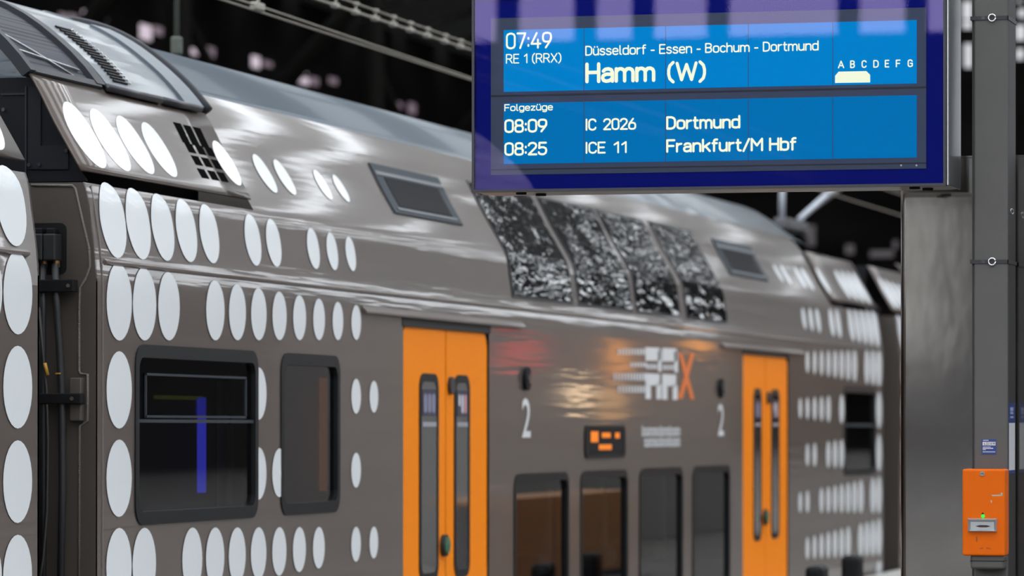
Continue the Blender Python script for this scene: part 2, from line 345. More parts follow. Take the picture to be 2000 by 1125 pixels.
def arc_z(z):
    for i in range(len(PD) - 1):
        if z <= PD[i + 1][1]: return ARC[i] + (z - PD[i][1]) / (PD[i + 1][1] - PD[i][1]) * (ARC[i + 1] - ARC[i])
    return ARC[-1]
def normal_at(t):
    a = at_arc(t - .03); b = at_arc(t + .03); dx, dz = a[0] - b[0], b[1] - a[1]; L = math.hypot(dx, dz) or 1
    return dz / L, -dx / L * 1.0                          # outward (x, z)
def sp(u, t, off=0.):                                 # point on the skin
    d, z, _ = at_arc(t); nx, nz = normal_at(t)
    return (-d + nx * off, u, z + abs(nz) * off)
def patch(u0, u1, t0, t1, off, thick=0., nt=8, nu=1, r=0., mb=None):
    """sheet that follows the skin; r > 0 rounds the corners"""
    mb = mb or MB(); vs = []; fs = []; w = nu + 1
    for lay in ([off, off - thick] if thick else [off]):
        for j in range(nt + 1):
            for i in range(nu + 1): vs.append(sp(u0 + (u1 - u0) * i / nu, t0 + (t1 - t0) * j / nt, lay))
    N = w * (nt + 1)
    for j in range(nt):
        for i in range(nu):
            q = (j*w+i, j*w+i+1, (j+1)*w+i+1, (j+1)*w+i); fs.append(q)
            if thick: fs.append(tuple(N + k for k in reversed(q)))
    if thick:
        rim = [i for i in range(w)] + [j*w+nu for j in range(1, nt+1)] + [nt*w+i for i in range(nu-1, -1, -1)] + [j*w for j in range(nt-1, 0, -1)]
        for a, b in zip(rim, rim[1:] + rim[:1]): fs.append((a, a + N, b + N, b))
    return mb.add(vs, fs, False)
def quadpatch(c, off, thick=0., n=8, mb=None):
    """c = four (u, z) corners: lower near, lower far, upper far, upper near; follows the skin"""
    mb = mb or MB(); c = [(u, arc_z(z)) for u, z in c]; vs = []; fs = []; w = n + 1
    for lay in ([off, off - thick] if thick else [off]):
        for j in range(n + 1):
            g = j / n; a = [c[0][k] + (c[3][k] - c[0][k]) * g for k in (0, 1)]; b = [c[1][k] + (c[2][k] - c[1][k]) * g for k in (0, 1)]
            for i in range(n + 1):
                h = i / n; vs.append(sp(a[0] + (b[0] - a[0]) * h, a[1] + (b[1] - a[1]) * h, lay))
    N = w * w
    for j in range(n):
        for i in range(n):
            q = (j*w+i, j*w+i+1, (j+1)*w+i+1, (j+1)*w+i); fs.append(q)
            if thick: fs.append(tuple(N + k for k in reversed(q)))
    if thick:
        rim = list(range(w)) + [j*w+n for j in range(1, w)] + [n*w+i for i in range(n-1, -1, -1)] + [j*w for j in range(n-1, 0, -1)]
        for a, b in zip(rim, rim[1:] + rim[:1]): fs.append((a, a + N, b + N, b))
    return mb.add(vs, fs, False)
def rr(u0, u1, z0, z1, r, n=5):                        # rounded rectangle outline in (u, z)
    P = []
    for cx, cz, a0 in ((u1 - r, z1 - r, 0), (u0 + r, z1 - r, 90), (u0 + r, z0 + r, 180), (u1 - r, z0 + r, 270)):
        for k in range(n + 1):
            a = math.radians(a0 + 90 * k / n); P.append((cx + r * math.cos(a), cz + r * math.sin(a)))
    return P
def ring(outer, inner, x_out, x_in):                   # frame between two outlines of equal count
    mb = MB(); n = len(outer)
    V = [(x_out, u, z) for u, z in outer] + [(x_out, u, z) for u, z in inner] + [(x_in, u, z) for u, z in inner] + [(x_in, u, z) for u, z in outer]
    Fs = []
    for i in range(n):
        j = (i + 1) % n
        Fs += [(i, j, n + j, n + i), (n + i, n + j, 2*n + j, 2*n + i), (3*n + i, 3*n + j, j, i)]
    return mb.add(V, Fs)
def sheet(outline, x, th):                             # flat sheet parallel to the track
    return MB().extrude_poly([(x, u, z) for u, z in outline], (-th, 0, 0))

TB = arc_z(3.43)                                       # where the painted side meets the roof
def car_shell(root, u0, u1, holes=(), ends=True, top=(None, None)):
    us = sorted({u0, u1, *[h[0] for h in holes], *[h[1] for h in holes], *[u for u in (top[0], top[1]) if u is not None], *[u0 + (u1 - u0) * i / 12 for i in range(13)]})
    zs = sorted({-.7, 2.15, 2.2, *[h[2] for h in holes], *[h[3] for h in holes]})
    ts = [arc_z(z) for z in zs] + [t for t in ARC if arc_z(2.2) + .005 < t < arc_z(2.70)] + [arc_z(2.715)] + [t for t in ARC if arc_z(2.75) < t < TB - .01] + [TB]
    tcut = arc_z(2.715); mb = MB(); idx = {}
    def vid(i, j):
        if (i, j) not in idx:
            idx[(i, j)] = len(mb.v); mb.v.append(sp(us[i], ts[j]))
        return idx[(i, j)]
    for i in range(len(us) - 1):
        um = (us[i] + us[i + 1]) / 2
        for j in range(len(ts) - 1):
            tm = (ts[j] + ts[j + 1]) / 2; zm = at_arc(tm)[1]
            if any(h[0] < um < h[1] and h[2] < zm < h[3] for h in holes): continue
            if tm > tcut and ((top[0] is not None and um < top[0]) or (top[1] is not None and um > top[1])): continue
            mb.f.append((vid(i, j), vid(i + 1, j), vid(i + 1, j + 1), vid(i, j + 1))); mb.sm.append(zm > 2.16)
    return mb.build('side_wall', paint, root)
def car_roof(root, u0, u1, taper=None):
    mb = MB(); ts = [TB] + [t for t in ARC if t > TB + .02]; sec = []
    stops = [(u0, 1.)] + ([(taper[0], 1.)] + [(taper[0] + (taper[1] - taper[0]) * k / 6, 1 - k / 6) for k in range(1, 7)] if taper else [(u1, 1.)])
    for u, s in stops:
        row = []
        for t in ts:
            d, z, _ = at_arc(t); row.append((-d, u, 3.30 + (z - 3.30) * s if s < 1 else z))
        row += [(-2.82 - p[0], p[1], p[2]) for p in reversed(row[:-1])]
        sec.append(row)
    n = len(sec[0])
    for R in sec: mb.v += R
    for i in range(len(sec) - 1):
        for k in range(n - 1): mb.f.append((i*n+k, i*n+k+1, (i+1)*n+k+1, (i+1)*n+k)); mb.sm.append(True)
    mb.f.append(tuple(range(n))); mb.sm.append(False); mb.f.append(tuple(range((len(sec)-1)*n, len(sec)*n))); mb.sm.append(False)
    return mb.build('roof', roofm, root)
def dot(root, u, z, d, off, clip=None):
    t = arc_z(z); mb = MB(); n = 28; vs = [sp(u, t, off)]; fs = []
    for r in (.34, .67, 1.):
        for k in range(n):
            a = 2 * math.pi * k / n; vs.append(sp(u + d / 2 * r * math.cos(a), t + d * .525 * r * math.sin(a), off))
    for k in range(n): fs.append((0, 1 + k, 1 + (k + 1) % n))
    for r in range(2):
        for k in range(n): fs.append((1+r*n+k, 1+(r+1)*n+k, 1+(r+1)*n+(k+1)%n, 1+r*n+(k+1)%n))
    if clip: vs = [(x, min(max(y, clip[0]), clip[1]), q) for x, y, q in vs]
    return mb.add(vs, fs, True).build('white_dot', white, root)
DIA = lambda k: .388 - .0163 * k
ROWS = {2.97: ((0, 1, 2, 3, 6, 8, 9, 11, 12), .0295), 2.535: ((0, 1, 2, 3, 4, 6, 7, 9, 10, 11), .004), 2.103: ((0, 1, 2, 4, 5, 6, 7, 8, 9, 10, 11), .004),
        1.640: ((0, 6, 11, 12), .004), 1.175: ((0, 6, 7, 11), .004), .710: ((0, 1, 3, 4, 5, 6, 7, 8, 9, 11, 12), .004), .245: ((0, 1, 2, 3, 5, 6, 7, 8, 9, 10, 11), .004)}
FAR = {1.640: (0, 6, 8, 9, 10, 11, 12), 1.175: (0, 6, 7, 8, 10, 11)}

def window(root, u0, u1, z0, z1, r=.09, w=.07, glass=winglass, nm='window'):
    o = ring(rr(u0, u1, z0, z1, r), rr(u0 + w * .8, u1 - w * .8, z0 + w, z1 - w, r * .6), .008, -.06).build(nm, framem, root)
    P = rr(u0 + w * .5, u1 - w * .5, z0 + w * .6, z1 - w * .6, r * .6); MB().add([(-.018, u, z) for u, z in P], [tuple(range(len(P)))]).build('pane', glass, o, False)
    return o, (u0 + w * .6, u1 - w * .6, z0 + w * .7, z1 - w * .7)
def hole(u0, u1, z0, z1, w=.07): return (u0 + w * .6, u1 - w * .6, z0 + w * .7, z1 - w * .7)

# ------------------------------------------------------------------ the double-deck car
L = 24.9
car = thing('train_car', (-1.41, L / 2, -.7 - GRAD * L / 2), 'brown-grey double-deck train car with white dots and orange doors, filling the middle', 'train car', 'cars of the standing train', rot=(-GRAD, 0, 0))
car['_o'] = [-1.41, L / 2, -.7]
WZ = (.92, 1.887); CZ = (-.02, 1.11)
W1 = (.587, 2.683, *WZ); W2 = (3.121, 4.312, *WZ); W3 = (22.37, 24.36, .94, 1.89)
CW = [(8.621, 10.28), (10.66, 12.28), (12.707, 14.39), (14.79, 16.41)]
D1 = (5.743, 7.924, -.05, 2.118); D2 = (17.02, 19.275, -.05, 2.135)
holes = [hole(*W1), hole(*W2), hole(*W3)] + [hole(a, b, *CZ) for a, b in CW] + [D1, D2]
car_shell(car, 0, L, holes, top=(2.83, 22.07))
car_roof(car, 2.9, 20, taper=(22.2, 24.88))
# rear side, floor and the inside lining (dark coach interior)
m = MB(); m.box((-2.82, 0, -.7), (-2.78, L, 3.3)); m.build('rear_side', paint_end_shade, car)
m = MB(); m.box((-2.78, .02, -.3), (-.05, L - .02, -.25)); m.build('coach_floor', interior, car)
m = MB(); m.box((-2.78, .02, 2.05), (-.02, L - .02, 2.10)); m.build('deck_ceiling', interior, car)
for u in (2.95, 5.5, 8.1, 16.7, 19.6): MB().box((-2.7, u, -.25), (-.09, u + .05, 2.05)).build('partition', interior, car)
MB().box((-.62, 4.75, .2), (-.16, 4.81, 1.85)).build('orange_screen', brownint, car)
# inside lights, an added amber glow, and seats seen through the windows
def inpx(x0, y0, x1, y1, X, th=.05):
    a = on_x(x0, y0, X); b = on_x(x1, y1, X)
    g = lambda p: (p[0], p[1], p[2] + GRAD * p[1])
    a, b = g(a), g(b); return MB().box(a, (X - th, b[1], b[2]))
inpx(386, 776, 402, 962, -.35, .006).build('blue_light_strip', bluelight, car)
inpx(316, 772, 396, 781, -.35).build('ceiling_light_strip', greenlight, car)
inpx(624, 738, 642, 958, -.2, .006).build('amber_glow_strip', mat('amber_glow', (.05, .02, .01), .5, emit=(.10, .026, .005), es=1.), car)  # added glowing strip for the second window's orange tint, no lamp of the coach
inpx(436, 745, 452, 1015, -.22, .04).build('grab_pole', mat('warm_grey_pole', (.10, .085, .075), .5), car)
def seat(u, X, face):
    m = MB(); m.bbox((X - .42, u, .28), (X, u + .46 * face, .45), .05); m.bbox((X - .42, u, .40), (X, u + .12 * face, 1.25), .05); m.bbox((X - .33, u + .01 * face, 1.2), (X - .1, u + .1 * face, 1.42), .04)
    return m.build('seat', seatm, car)
for u, X, f in ((9.0, -.4, 1), (11.4, -.4, -1), (13.2, -.4, 1), (15.6, -.4, -1)): seat(u, X, f)
inpx(453, 742, 500, 1012, -.13, .03).build('draught_screen', mat('dim_screen', (.05, .048, .044), .6), car)
# windows
wo, _ = window(car, *W1, r=.11)
for (z0, z1, ua, ub) in ((1.468, 1.486, .63, 2.64), (1.495, 1.508, .78, 2.50), (1.722, 1.735, .78, 2.50)):
    MB().box((-.014, ua, z0), (-.004, ub, z1)).build('sash_rail', hatchm, wo)
for u in (.78, 2.487): MB().box((-.014, u, 1.495), (-.004, u + .013, 1.735)).build('sash_stile', hatchm, wo)
MB().add([(-.013, .80, 1.51), (-.013, 2.48, 1.51), (-.013, 2.48, 1.72), (-.013, .80, 1.72)], [(0, 1, 2, 3)]).build('vent_pane', winglass, wo, False)
window(car, *W2, r=.11)
wo, _ = window(car, *W3, r=.10)
MB().box((-.014, 22.42, 1.46), (-.004, 24.31, 1.49)).build('sash_rail', hatchm, wo)
for a, b in CW: window(car, a, b, *CZ, r=.12, w=.06)
# panorama windows of the upper deck, following the curve of the skin
for a, b, c, d in ((8.66, 10.46, 8.72, 10.44), (10.70, 12.50, 10.76, 12.42), (12.70, 14.34, 12.80, 14.34), (14.66, 16.34, 14.78, 16.42)):
    o = quadpatch(((a - .03, 2.385), (b + .03, 2.385), (b + .03, 3.235), (a - .03, 3.235)), .006, .02, 12).build('panorama_window', framem, car)
    quadpatch(((a, 2.405), (b, 2.405), (b, 3.215), (a, 3.215)), .010, .003, 14).build('pane', panoglass, o)
    for p in o.data.polygons: p.use_smooth = False
# small framed hatches
for (a, b, dark) in ((6.07, 7.77, .19), (17.2, 19.02, .19)):
    o = quadpatch(((a, 2.862), (b, 2.862), (b, 3.198), (a, 3.198)), .012, .03, 8).build('roof_hatch', hatchm, car)
    quadpatch(((a + dark, 2.912), (b - dark, 2.912), (b - dark, 3.11), (a + dark, 3.11)), .016, .004, 6).build('pane', mat('hatch_glass', (.012, .012, .014), .4, spec=.02), o)
    for q in (((a + .02, 3.12), (b - .02, 3.12), (b - .02, 3.145), (a + .02, 3.145)), ((a + .1, 2.885), (b - .1, 2.885), (b - .1, 2.9), (a + .1, 2.9))):
        quadpatch(q, .017, .005, 3).build('hatch_rib', mat('hatch_rib_grey', (.11, .12, .135), .4), o)
# doors
def door(u0, u1, uc, z1, panes, small):
    leaves = []
    for i, (a, b) in enumerate(((u0 + .012, uc - .014), (uc + .014, u1 - .012))):
        r = .13; P = [(a, -.04), (b, -.04)]
        if i == 0: P += [(b, z1)] + [(a + r - r * math.sin(math.radians(q)), z1 - r + r * math.cos(math.radians(q))) for q in range(0, 91, 15)]
        else: P += [(b - r + r * math.cos(math.radians(q)), z1 - r + r * math.sin(math.radians(q))) for q in range(0, 91, 15)] + [(a, z1)]
        lf = sheet(P, -.012, .04).build('door_leaf', orange, car); leaves.append(lf)
        g0, g1, gz0, gz1 = panes[i]
        ring(rr(g0 - .012, g1 + .012, gz0 - .015, gz1 + .015, .10), rr(g0 + .03, g1 - .03, gz0 + .04, gz1 - .04, .07), -.004, -.012).build('pane_rim', framem, lf)
        pn = sheet(rr(g0, g1, gz0, gz1, .09), -.007, .004).build('pane', doorglass, lf)
        MB().box((-.005, g0 + .05, gz1 - .34), (-.003, g1 - .05, gz1 - .31)).build('sticker_bar', mat('pale_lettering', (.34, .34, .38), .5), lf)
        MB().box((-.0055, g0 + .05, gz1 - .27), (-.0045, g1 - .05, gz1 - .09)).build('sticker', mat('dark_violet_sticker', (.035, .032, .07), .4), lf)
        wdt = (g1 - g0 - .14) / 3
        for k in range(3):
            c = (.62, .30, .32) if (i == 1 and k == 2) else ((.6, .6, .66) if i == 1 else (.24, .24, .34))
            uu = g0 + .07 + wdt * k
            sheet(rr(uu + .012, uu + wdt - .012, gz1 - .25 + (.05 if i == 1 and k == 0 else 0), gz1 - .12, min(.04, wdt * .3)), -.003, .001).build('sticker_mark', mat('sticker_mark_%d%d' % (i, k), c, .5), lf)
    bz = .645 if not small else .60
    MB().disc((-.012, uc - .075, bz), (1, 0, 0), .075, .03).build('push_button_rim', rubber, leaves[0])
    MB().disc((.018, uc - .075, bz), (1, 0, 0), .055, .012).build('push_button', mat('green_button', (.05, .16, .09), .35), leaves[0])
    MB().disc((-.012, uc + .10, 1.73), (1, 0, 0), .06, .025).build('lock_boss', darkalu, leaves[1])
    MB().box((-.05, uc - .02, -.04), (-.02, uc + .02, z1)).build('door_seal', rubber, car)
    MB().box((-.06, u0 - .03, z1 - .01), (.004, u1 + .03, z1 + .045)).build('door_header_gap', rubber, car)
    MB().box((-.16, u0, -.05), (-.06, u1, z1)).build('door_backing', rubber, car)
door(5.743, 7.924, 6.825, 2.118, ((6.172, 6.614, .43, 1.79), (7.045, 7.42, .43, 1.79)), False)
door(17.02, 19.275, 18.16, 2.135, ((17.58, 17.93, .40, 1.80), (18.45, 18.82, .40, 1.80)), True)
for a, b in ((4.80, 8.84), (16.0, 20.0)):
    m = MB(); m.extrude_poly([(0, a, 2.185), (.035, a, 2.165), (.035, a, 2.178), (0, a, 2.215)], (0, b - a, 0)); m.build('rain_strip', paint, car)
# gutter bead, corner seam, lower ridge
m = MB(); m.extrude_poly([(-.012, .14, 2.285), (.008, .14, 2.298), (.008, .14, 2.310), (-.012, .14, 2.325)], (0, L - .28, 0)); m.build('gutter_bead', paint, car)
patch(.085, .097, arc_z(-.6), arc_z(2.7), .006, .01, 24).build('corner_seam', weld, car)
# side markings: class numerals, emblem lettering, destination display
OX = (0, 1, 0)
for u, z0, wd in ((8.843, 1.372, .25), (15.86, 1.372, .27)):
    text('2', (.005, u, z0), OX, wd, .282, .01).build('class_numeral', white, car)
    o = sheet([(u + .10 + .085 * math.cos(q * .3142), 1.80 + .085 * math.sin(q * .3142)) for q in range(20)], .03, .03).build('side_camera', black, car)
    MB().disc((.03, u + .10, 1.80), (1, 0, 0), .04, .012).build('lens', mat('lens', (.05, .05, .055), .1, coat=1), o)
o = ring(rr(10.80, 12.16, 1.205, 1.462, .05), rr(10.86, 12.10, 1.23, 1.44, .03), .014, -.02).build('destination_display', framem, car)
sheet(rr(10.82, 12.14, 1.215, 1.45, .04), .010, .01).build('pane', black, o)
for (a, b, z0, z1) in ((10.97, 11.22, 1.33, 1.415), (11.34, 11.64, 1.365, 1.405), (11.80, 11.96, 1.36, 1.405), (11.24, 11.68, 1.27, 1.312)):
    n = max(2, int((b - a) / .075))
    for k in range(n):
        uu = a + (b - a) * k / n
        sheet(rr(uu, uu + (b - a) / n * .8, z0, z1, .012), .013, .002).build('led_glyph', ledor, o)
for row, (z0, z1) in enumerate(((1.375, 1.445), (1.285, 1.355))):
    for k in range(17):
        if row == 1 and k < 1: continue
        uu = 12.80 + k * .0875
        if k % 3 == 1: m = ring(rr(uu, uu + .066, z0, z1, .02, 3), rr(uu + .014, uu + .052, z0 + .014, z1 - .014, .012, 3), .005, .003)
        else:
            m = MB(); m.box((.003, uu, z0), (.005, uu + .018, z1 + (.02 if k % 4 == 0 else 0))); m.box((.003, uu + .045, z0), (.005, uu + .063, z1)); m.box((.003, uu + .018, z1 - .016 if k % 2 else z0), (.005, uu + .045, z1 if k % 2 else z0 + .016))
        m.build('small_letter', white, car)
def strip(pts, wz, nm, mt, mb=None):
    mb = mb or MB()
    for (a, b) in zip(pts, pts[1:]):
        d = Vector((b[0] - a[0], b[1] - a[1])); nn = Vector((-d.y, d.x)).normalized() * wz / 2
        mb.extrude_poly([(.003, a[0] + nn.x, a[1] + nn.y), (.003, b[0] + nn.x, b[1] + nn.y), (.003, b[0] - nn.x, b[1] - nn.y), (.003, a[0] - nn.x, a[1] - nn.y)], (.002, 0, 0))
    return mb
def E_(x, y):
    p = on_x(x, y, 0); return (p[1], p[2] + GRAD * p[1])
for (x0, x1) in ((1259.5, 1291), (1292, 1323)):
    m = MB(); dz = (x0 - 1259.5) * .045
    def P4(a, b, c, d): m.extrude_poly([(.003, *E_(*p)) for p in ((a, c + dz), (b, c + dz + (b - a) * .05), (b, d + dz), (a, d + dz))], (.002, 0, 0))
    P4(x0, x1 - 3, 678, 704.5); P4(x1 - 7, x1 - .5, 684, 726); P4(x0, x1 - 4, 729, 753); P4(x0, x0 + 10, 753, 779); P4(x1 - 10, x1 - 1, 750, 779.5)
    m.build('emblem_letter_r', white, car)
    for k in range(5):
        xx = x0 + 2 + k * 4.4; m = MB(); P4(xx, xx + 2.6, 711, 721); m.build('emblem_dash', white, car)
m = MB()
for (a, b) in (((1327.5, 690), (1351, 780)), ((1351, 690), (1327.5, 779))):
    A_, B_ = E_(*a), E_(*b); wx = .085
    m.extrude_poly([(.003, A_[0] - wx, A_[1]), (.003, A_[0] + wx, A_[1]), (.003, B_[0] + wx, B_[1]), (.003, B_[0] - wx, B_[1])], (.002 if a[0] < 1340 else .003, 0, 0))
m.build('emblem_letter_x', mat('orange_emblem', (.80, .19, .03), .4), car)
for (ya, yb, xs0) in ((681, 693, 1206), (708, 717, 1230), (729, 743, 1198), (754, 767, 1206)):
    xx = xs0
    while xx < 1258:
        g = (xx - 1195) / 65; wd = 1.7 + 1.7 * g
        m = MB(); m.extrude_poly([(.003, *E_(*p)) for p in ((xx, ya), (xx + wd, ya), (xx + wd, yb), (xx, yb))], (.002, 0, 0)); m.build('emblem_dash', white, car)
        xx += 6.2 - 1.0 * g
dot(car, .34, -.22, DIA(0), .004); dot(car, L - .31, -.22, DIA(0), .004)
# white dots, both ends
for z, (ks, off) in ROWS.items():
    for k in ks:
        dot(car, .34 + .393 * k, z, DIA(k), off if k < 7 or z < 2.9 else .004, (2.68, 3.125) if 1 < z < 2 and k in (6, 7) else None)
    for k in FAR.get(z, ks):
        dot(car, 24.9 - .31 - .393 * k, z, DIA(k), off if k < 7 or z < 2.9 else .004, (20, 22.375) if 1 < z < 2 and k == 6 else None)
# end covers over the equipment
def cover(root, ua, ub):
    return patch(ua, ub, arc_z(2.765), arc_z(3.27), .028, .012, 12, 6).build('side_cover', paint, root)
for o in (cover(car, 0, 2.80), cover(car, 22.1, 24.9)):
    for p in o.data.polygons: p.use_smooth = True
for (cx, cy, h) in ((352, 264, .105), (371, 269, .105), (390, 273, .105), (369, 294, .05), (388.5, 297.5, .05), (407, 301, .05), (382, 318.5, .05), (401, 322, .05), (420.5, 326, .05), (394, 344, .05), (413.5, 347.5, .05), (432, 350.5, .05)):
    p = None                                                     # slot centres read off the cover
    d = ray(cx, cy); d = (d[0], d[1], d[2] + GRAD * d[1]); c0 = (CAM[0], CAM[1], CAM[2] + GRAD * CAM[1]); tt = 18.
    while tt < 30:
        X = c0[0] + tt * d[0]; Z = c0[2] + tt * d[2]
        if X <= -at_arc(arc_z(Z))[0] + .02: break
        tt += .005
    uu = c0[1] + tt * d[1]; ta = arc_z(Z)
    patch(uu - .062, uu + .062, ta - h * .62, ta + h * .62, .0305, .004, 3).build('vent_slot', mat('vent_black', (.006, .006, .006), .9, spec=0.), car)
# dark equipment behind the covers
for a, b in ((.18, 2.85), (22.05, 24.75)):
    m = MB(); m.box((-2.6, a, 2.72), (-.42, b, 3.28)); m.build('equipment_box', blacksheet, car)
m = MB(); m.box((-2.7, .02, 2.66), (-.09, L - .02, 2.715)); m.build('upper_floor', blacksheet, car)
# ------------------------------------------------------------------ near end wall with cable gear
EW = (-.001)
g2 = lambda x, y, Y=0.: (lambda p: (p[0], p[1], p[2] + GRAD * p[1]))(on_y(x, y, Y))
endprof = [(-d, z) for d, z in PD if z <= 2.72]
m = MB(); m.extrude_poly([(x, -.0, z) for x, z in endprof] + [(-.95, 0, 2.72), (-.95, 0, -.7)], (0, .02, 0)); ew = m.build('end_wall', paint_end_shade, car)
m = MB(); m.extrude_poly([(x, L, z) for x, z in endprof] + [(-.95, L, 2.72), (-.95, L, -.7)], (0, -.02, 0)); m.build('end_wall', paint_end_shade, car)
m = MB(); m.tube([g2(*p, -.003) for p in ((60, 361), (140, 362), (146, 368), (160, 430), (173, 485), (175, 520), (166, 545), (155, 562), (153.5, 600), (153.5, 724), (156, 730), (170, 731), (170.5, 822), (155, 832), (154, 1200))], .0075, 6); m.build('weld_seam', weld, ew)
a = g2(52, 436); b = g2(129, 536)
P = rr(a[0], b[0], b[2], a[2], .035)
m = MB(); m.extrude_poly([(p, -.004, z) for p, z in P], (0, .003, 0)); m.build('connector_recess', black, ew)
for x0, x1 in ((74, 96), (97, 121)):
    a = g2(x0, 458); b = g2(x1, 510)
    o = MB().bbox((a[0], -.11, b[2]), (b[0], -.005, a[2]), .008).build('connector_plug', rubber, ew)
    c = g2((x0 + x1) / 2, 510, -.06); MB().disc((c[0], c[1], c[2] - .032), (0, 0, 1), .018, .034).build('cable_gland', brass, o)
    MB().bbox((a[0] + .01, -.09, a[2]), (b[0] - .01, -.02, a[2] + .03), .006).build('plug_lever', blacksheet, o)
for r, pts in ((.017, ((84, 515), (83, 620), (84, 760), (85, 950), (84, 1200))), (.020, ((106, 515), (110, 600), (116, 690), (120, 780), (121, 950), (117, 1200))),
               (.007, ((76, 600), (82, 680), (90, 760), (93, 860), (91, 1000), (84, 1090), (72, 1160))), (.010, ((72, 640), (80, 700), (80, 800), (79, 1200)))):
    m = MB(); m.tube([g2(*p, -.07 if r > .009 else -.09) for p in pts], r, 8); m.build('cable', cablem if r > .009 else mat('thin_cable', (.05, .047, .044), .5), ew)
a = g2(86.5, 709, -.1); b = g2(92, 733, -.1); MB().tube([a, b], .010, 8).build('cable_marker', yellow, ew)
a = g2(115, 731, -.07); MB().disc((a[0], a[1], a[2]), (0, 0, 1), .0225, .008).build('cable_marker', yellow, ew)
for (x0, y0, x1, y1, y) in ((72, 768, 156, 789, -.10), (64, 546, 142, 570, -.10)):
    a = g2(x0, y0, y); b = g2(x1, y1, y)
    o = MB().bbox((a[0], y, b[2]), (b[0], -.03, a[2]), .006).build('cable_clamp', black, ew)
    c = g2((139.5 if y0 > 700 else 132), (y0 + y1) / 2, y); MB().disc((c[0], y + .002, c[2]), (0, -1, 0), .011, .008, 6).build('bolt', mat('steel_bolt', (.20, .16, .13), .4, .7), o)
a = g2(141, 738); b = g2(164, 822); MB().bbox((a[0], -.05, b[2]), (b[0], -.002, a[2]), .006).build('clamp_bracket', mat('bracket_paint', (.085, .072, .062), .5), ew)
# equipment wall seen past the cover
m = MB(); a = g2(0, 140, .16); b = g2(150, 345, .16); m.extrude_poly([(-at_arc(t)[0] - .03, .16, at_arc(t)[1]) for t in [arc_z(2.73 + .05 * k) for k in range(12)]] + [(-1.4, .16, 3.28), (-1.4, .16, 2.73)], (0, .015, 0)); eq = m.build('equipment_panel', blacksheet, car)
for (x0, y0, x1, y1, mt) in ((0, 182, 48, 184.5, roofdark), (47, 168, 50, 345, roofdark), (53, 170, 78, 330, mat('dim_grey_plate', (.013, .0135, .018), .6, spec=.2)), (78, 284, 132, 330, mat('dim_grey_plate'))):
    a = g2(x0, y0, .15); b = g2(x1, y1, .15); MB().box((a[0], .15, a[2]), (b[0], .158, b[2])).build('equipment_rib', mt, eq)
for (x, y) in ((6, 214), (56, 322), (76, 321), (129, 294)):
    a = g2(x, y, .15); MB().disc((a[0], .145, a[2]), (0, -1, 0), .010, .008, 8).build('bolt', darkalu, eq)
# roof panels over the near end
zc = 3.285
def rp(nm, c, mt, off, th=.02, n=8, sm=True):
    o = quadpatch(c, off, th, n).build(nm, mt, car)
    for p in o.data.polygons: p.use_smooth = False
    return o
meshm = mat('perforated_sheet', (.03, .03, .036), .7, spec=.15)
nt = meshm.node_tree; bs = nt.nodes['Principled BSDF']; vo = nt.nodes.new('ShaderNodeTexVoronoi'); vo.inputs['Scale'].default_value = 34; vo.inputs['Randomness'].default_value = 0
tc = nt.nodes.new('ShaderNodeTexCoord'); nt.links.new(tc.outputs['Object'], vo.inputs['Vector'])
cr = nt.nodes.new('ShaderNodeValToRGB'); cr.color_ramp.elements[0].position = .3; cr.color_ramp.elements[1].position = .42; cr.color_ramp.elements[0].color = (.006, .006, .008, 1); cr.color_ramp.elements[1].color = (.075, .075, .088, 1)
nt.links.new(vo.outputs['Distance'], cr.inputs[0]); nt.links.new(cr.outputs[0], bs.inputs['Base Color'])
g = rp('intake_grille', ((.02, zc), (1.0, zc), (1.12, 3.75), (.02, 3.75)), meshm, .02)
rp('grille_frame', ((-.03, zc - .01), (.05, zc - .01), (.05, 3.76), (-.03, 3.76)), roofdark, .05, .06)
rp('grille_frame', ((.98, zc), (1.12, zc), (1.16, 3.80), (1.04, 3.80)), roofdark, .05, .06)
rp('grille_frame', ((.03, zc - .012), (1.05, zc - .012), (1.05, zc + .02), (.03, zc + .02)), roofdark, .045, .05)
for (a, b) in (((.05, 3.50), (.72, 3.31)), ((.10, 3.40), (.90, 3.36))):
    m = MB(); m.tube([sp(a[0] + (b[0] - a[0]) * k / 5, arc_z(a[1] + (b[1] - a[1]) * k / 5), .03) for k in range(6)], .007, 6); m.build('stay_rod', alu, car)
lv = rp('equipment_lid', ((1.16, zc), (2.0, zc), (2.0, 3.815), (1.16, 3.815)), roofm, .045, .04, 12)
for k in range(17):
    z0 = 3.325 + k * .0185
    quadpatch(((1.33, z0), (1.56, z0), (1.56, z0 + .008), (1.33, z0 + .008)), .053, .008, 2).build('louvre', black, lv)
    sph = sp(1.585, arc_z(z0 + .004), .05); MB().disc(sph, (.7, 0, .7), .008, .008, 8).build('rivet', chrome, lv)
rp('equipment_lid', ((2.02, zc), (2.74, zc), (2.74, 3.80), (2.02, 3.80)), roofm, .04, .04, 12)
rp('lid_strip', ((2.44, zc), (2.76, zc), (2.76, 3.74), (2.44, 3.74)), mat('lid_strip_blue', (.10, .125, .15), .35, .3), .055, .02, 10)
m = MB(); hood = [sp(2.86, t, .035) for t in [arc_z(3.28) + (ARC[-1] - arc_z(3.28)) * k / 24 for k in range(25)]]
m.tube(hood, .035, 8); m.build('roof_edge_arch', roofdark, car)
for a, b in ((1.10, 1.98), (2.02, 2.66)):
    m = MB(); m.tube([sp(a, arc_z(3.272), .05), sp(b, arc_z(3.272), .05)], .022, 8); m.build('lid_hinge', darkalu, car)
for u in (1.62, 1.99, 2.62):
    m = MB(); m.bbox((-.40, u, 3.25), (-.36, u + .03, 3.30), .006); m.build('latch', brass, car)
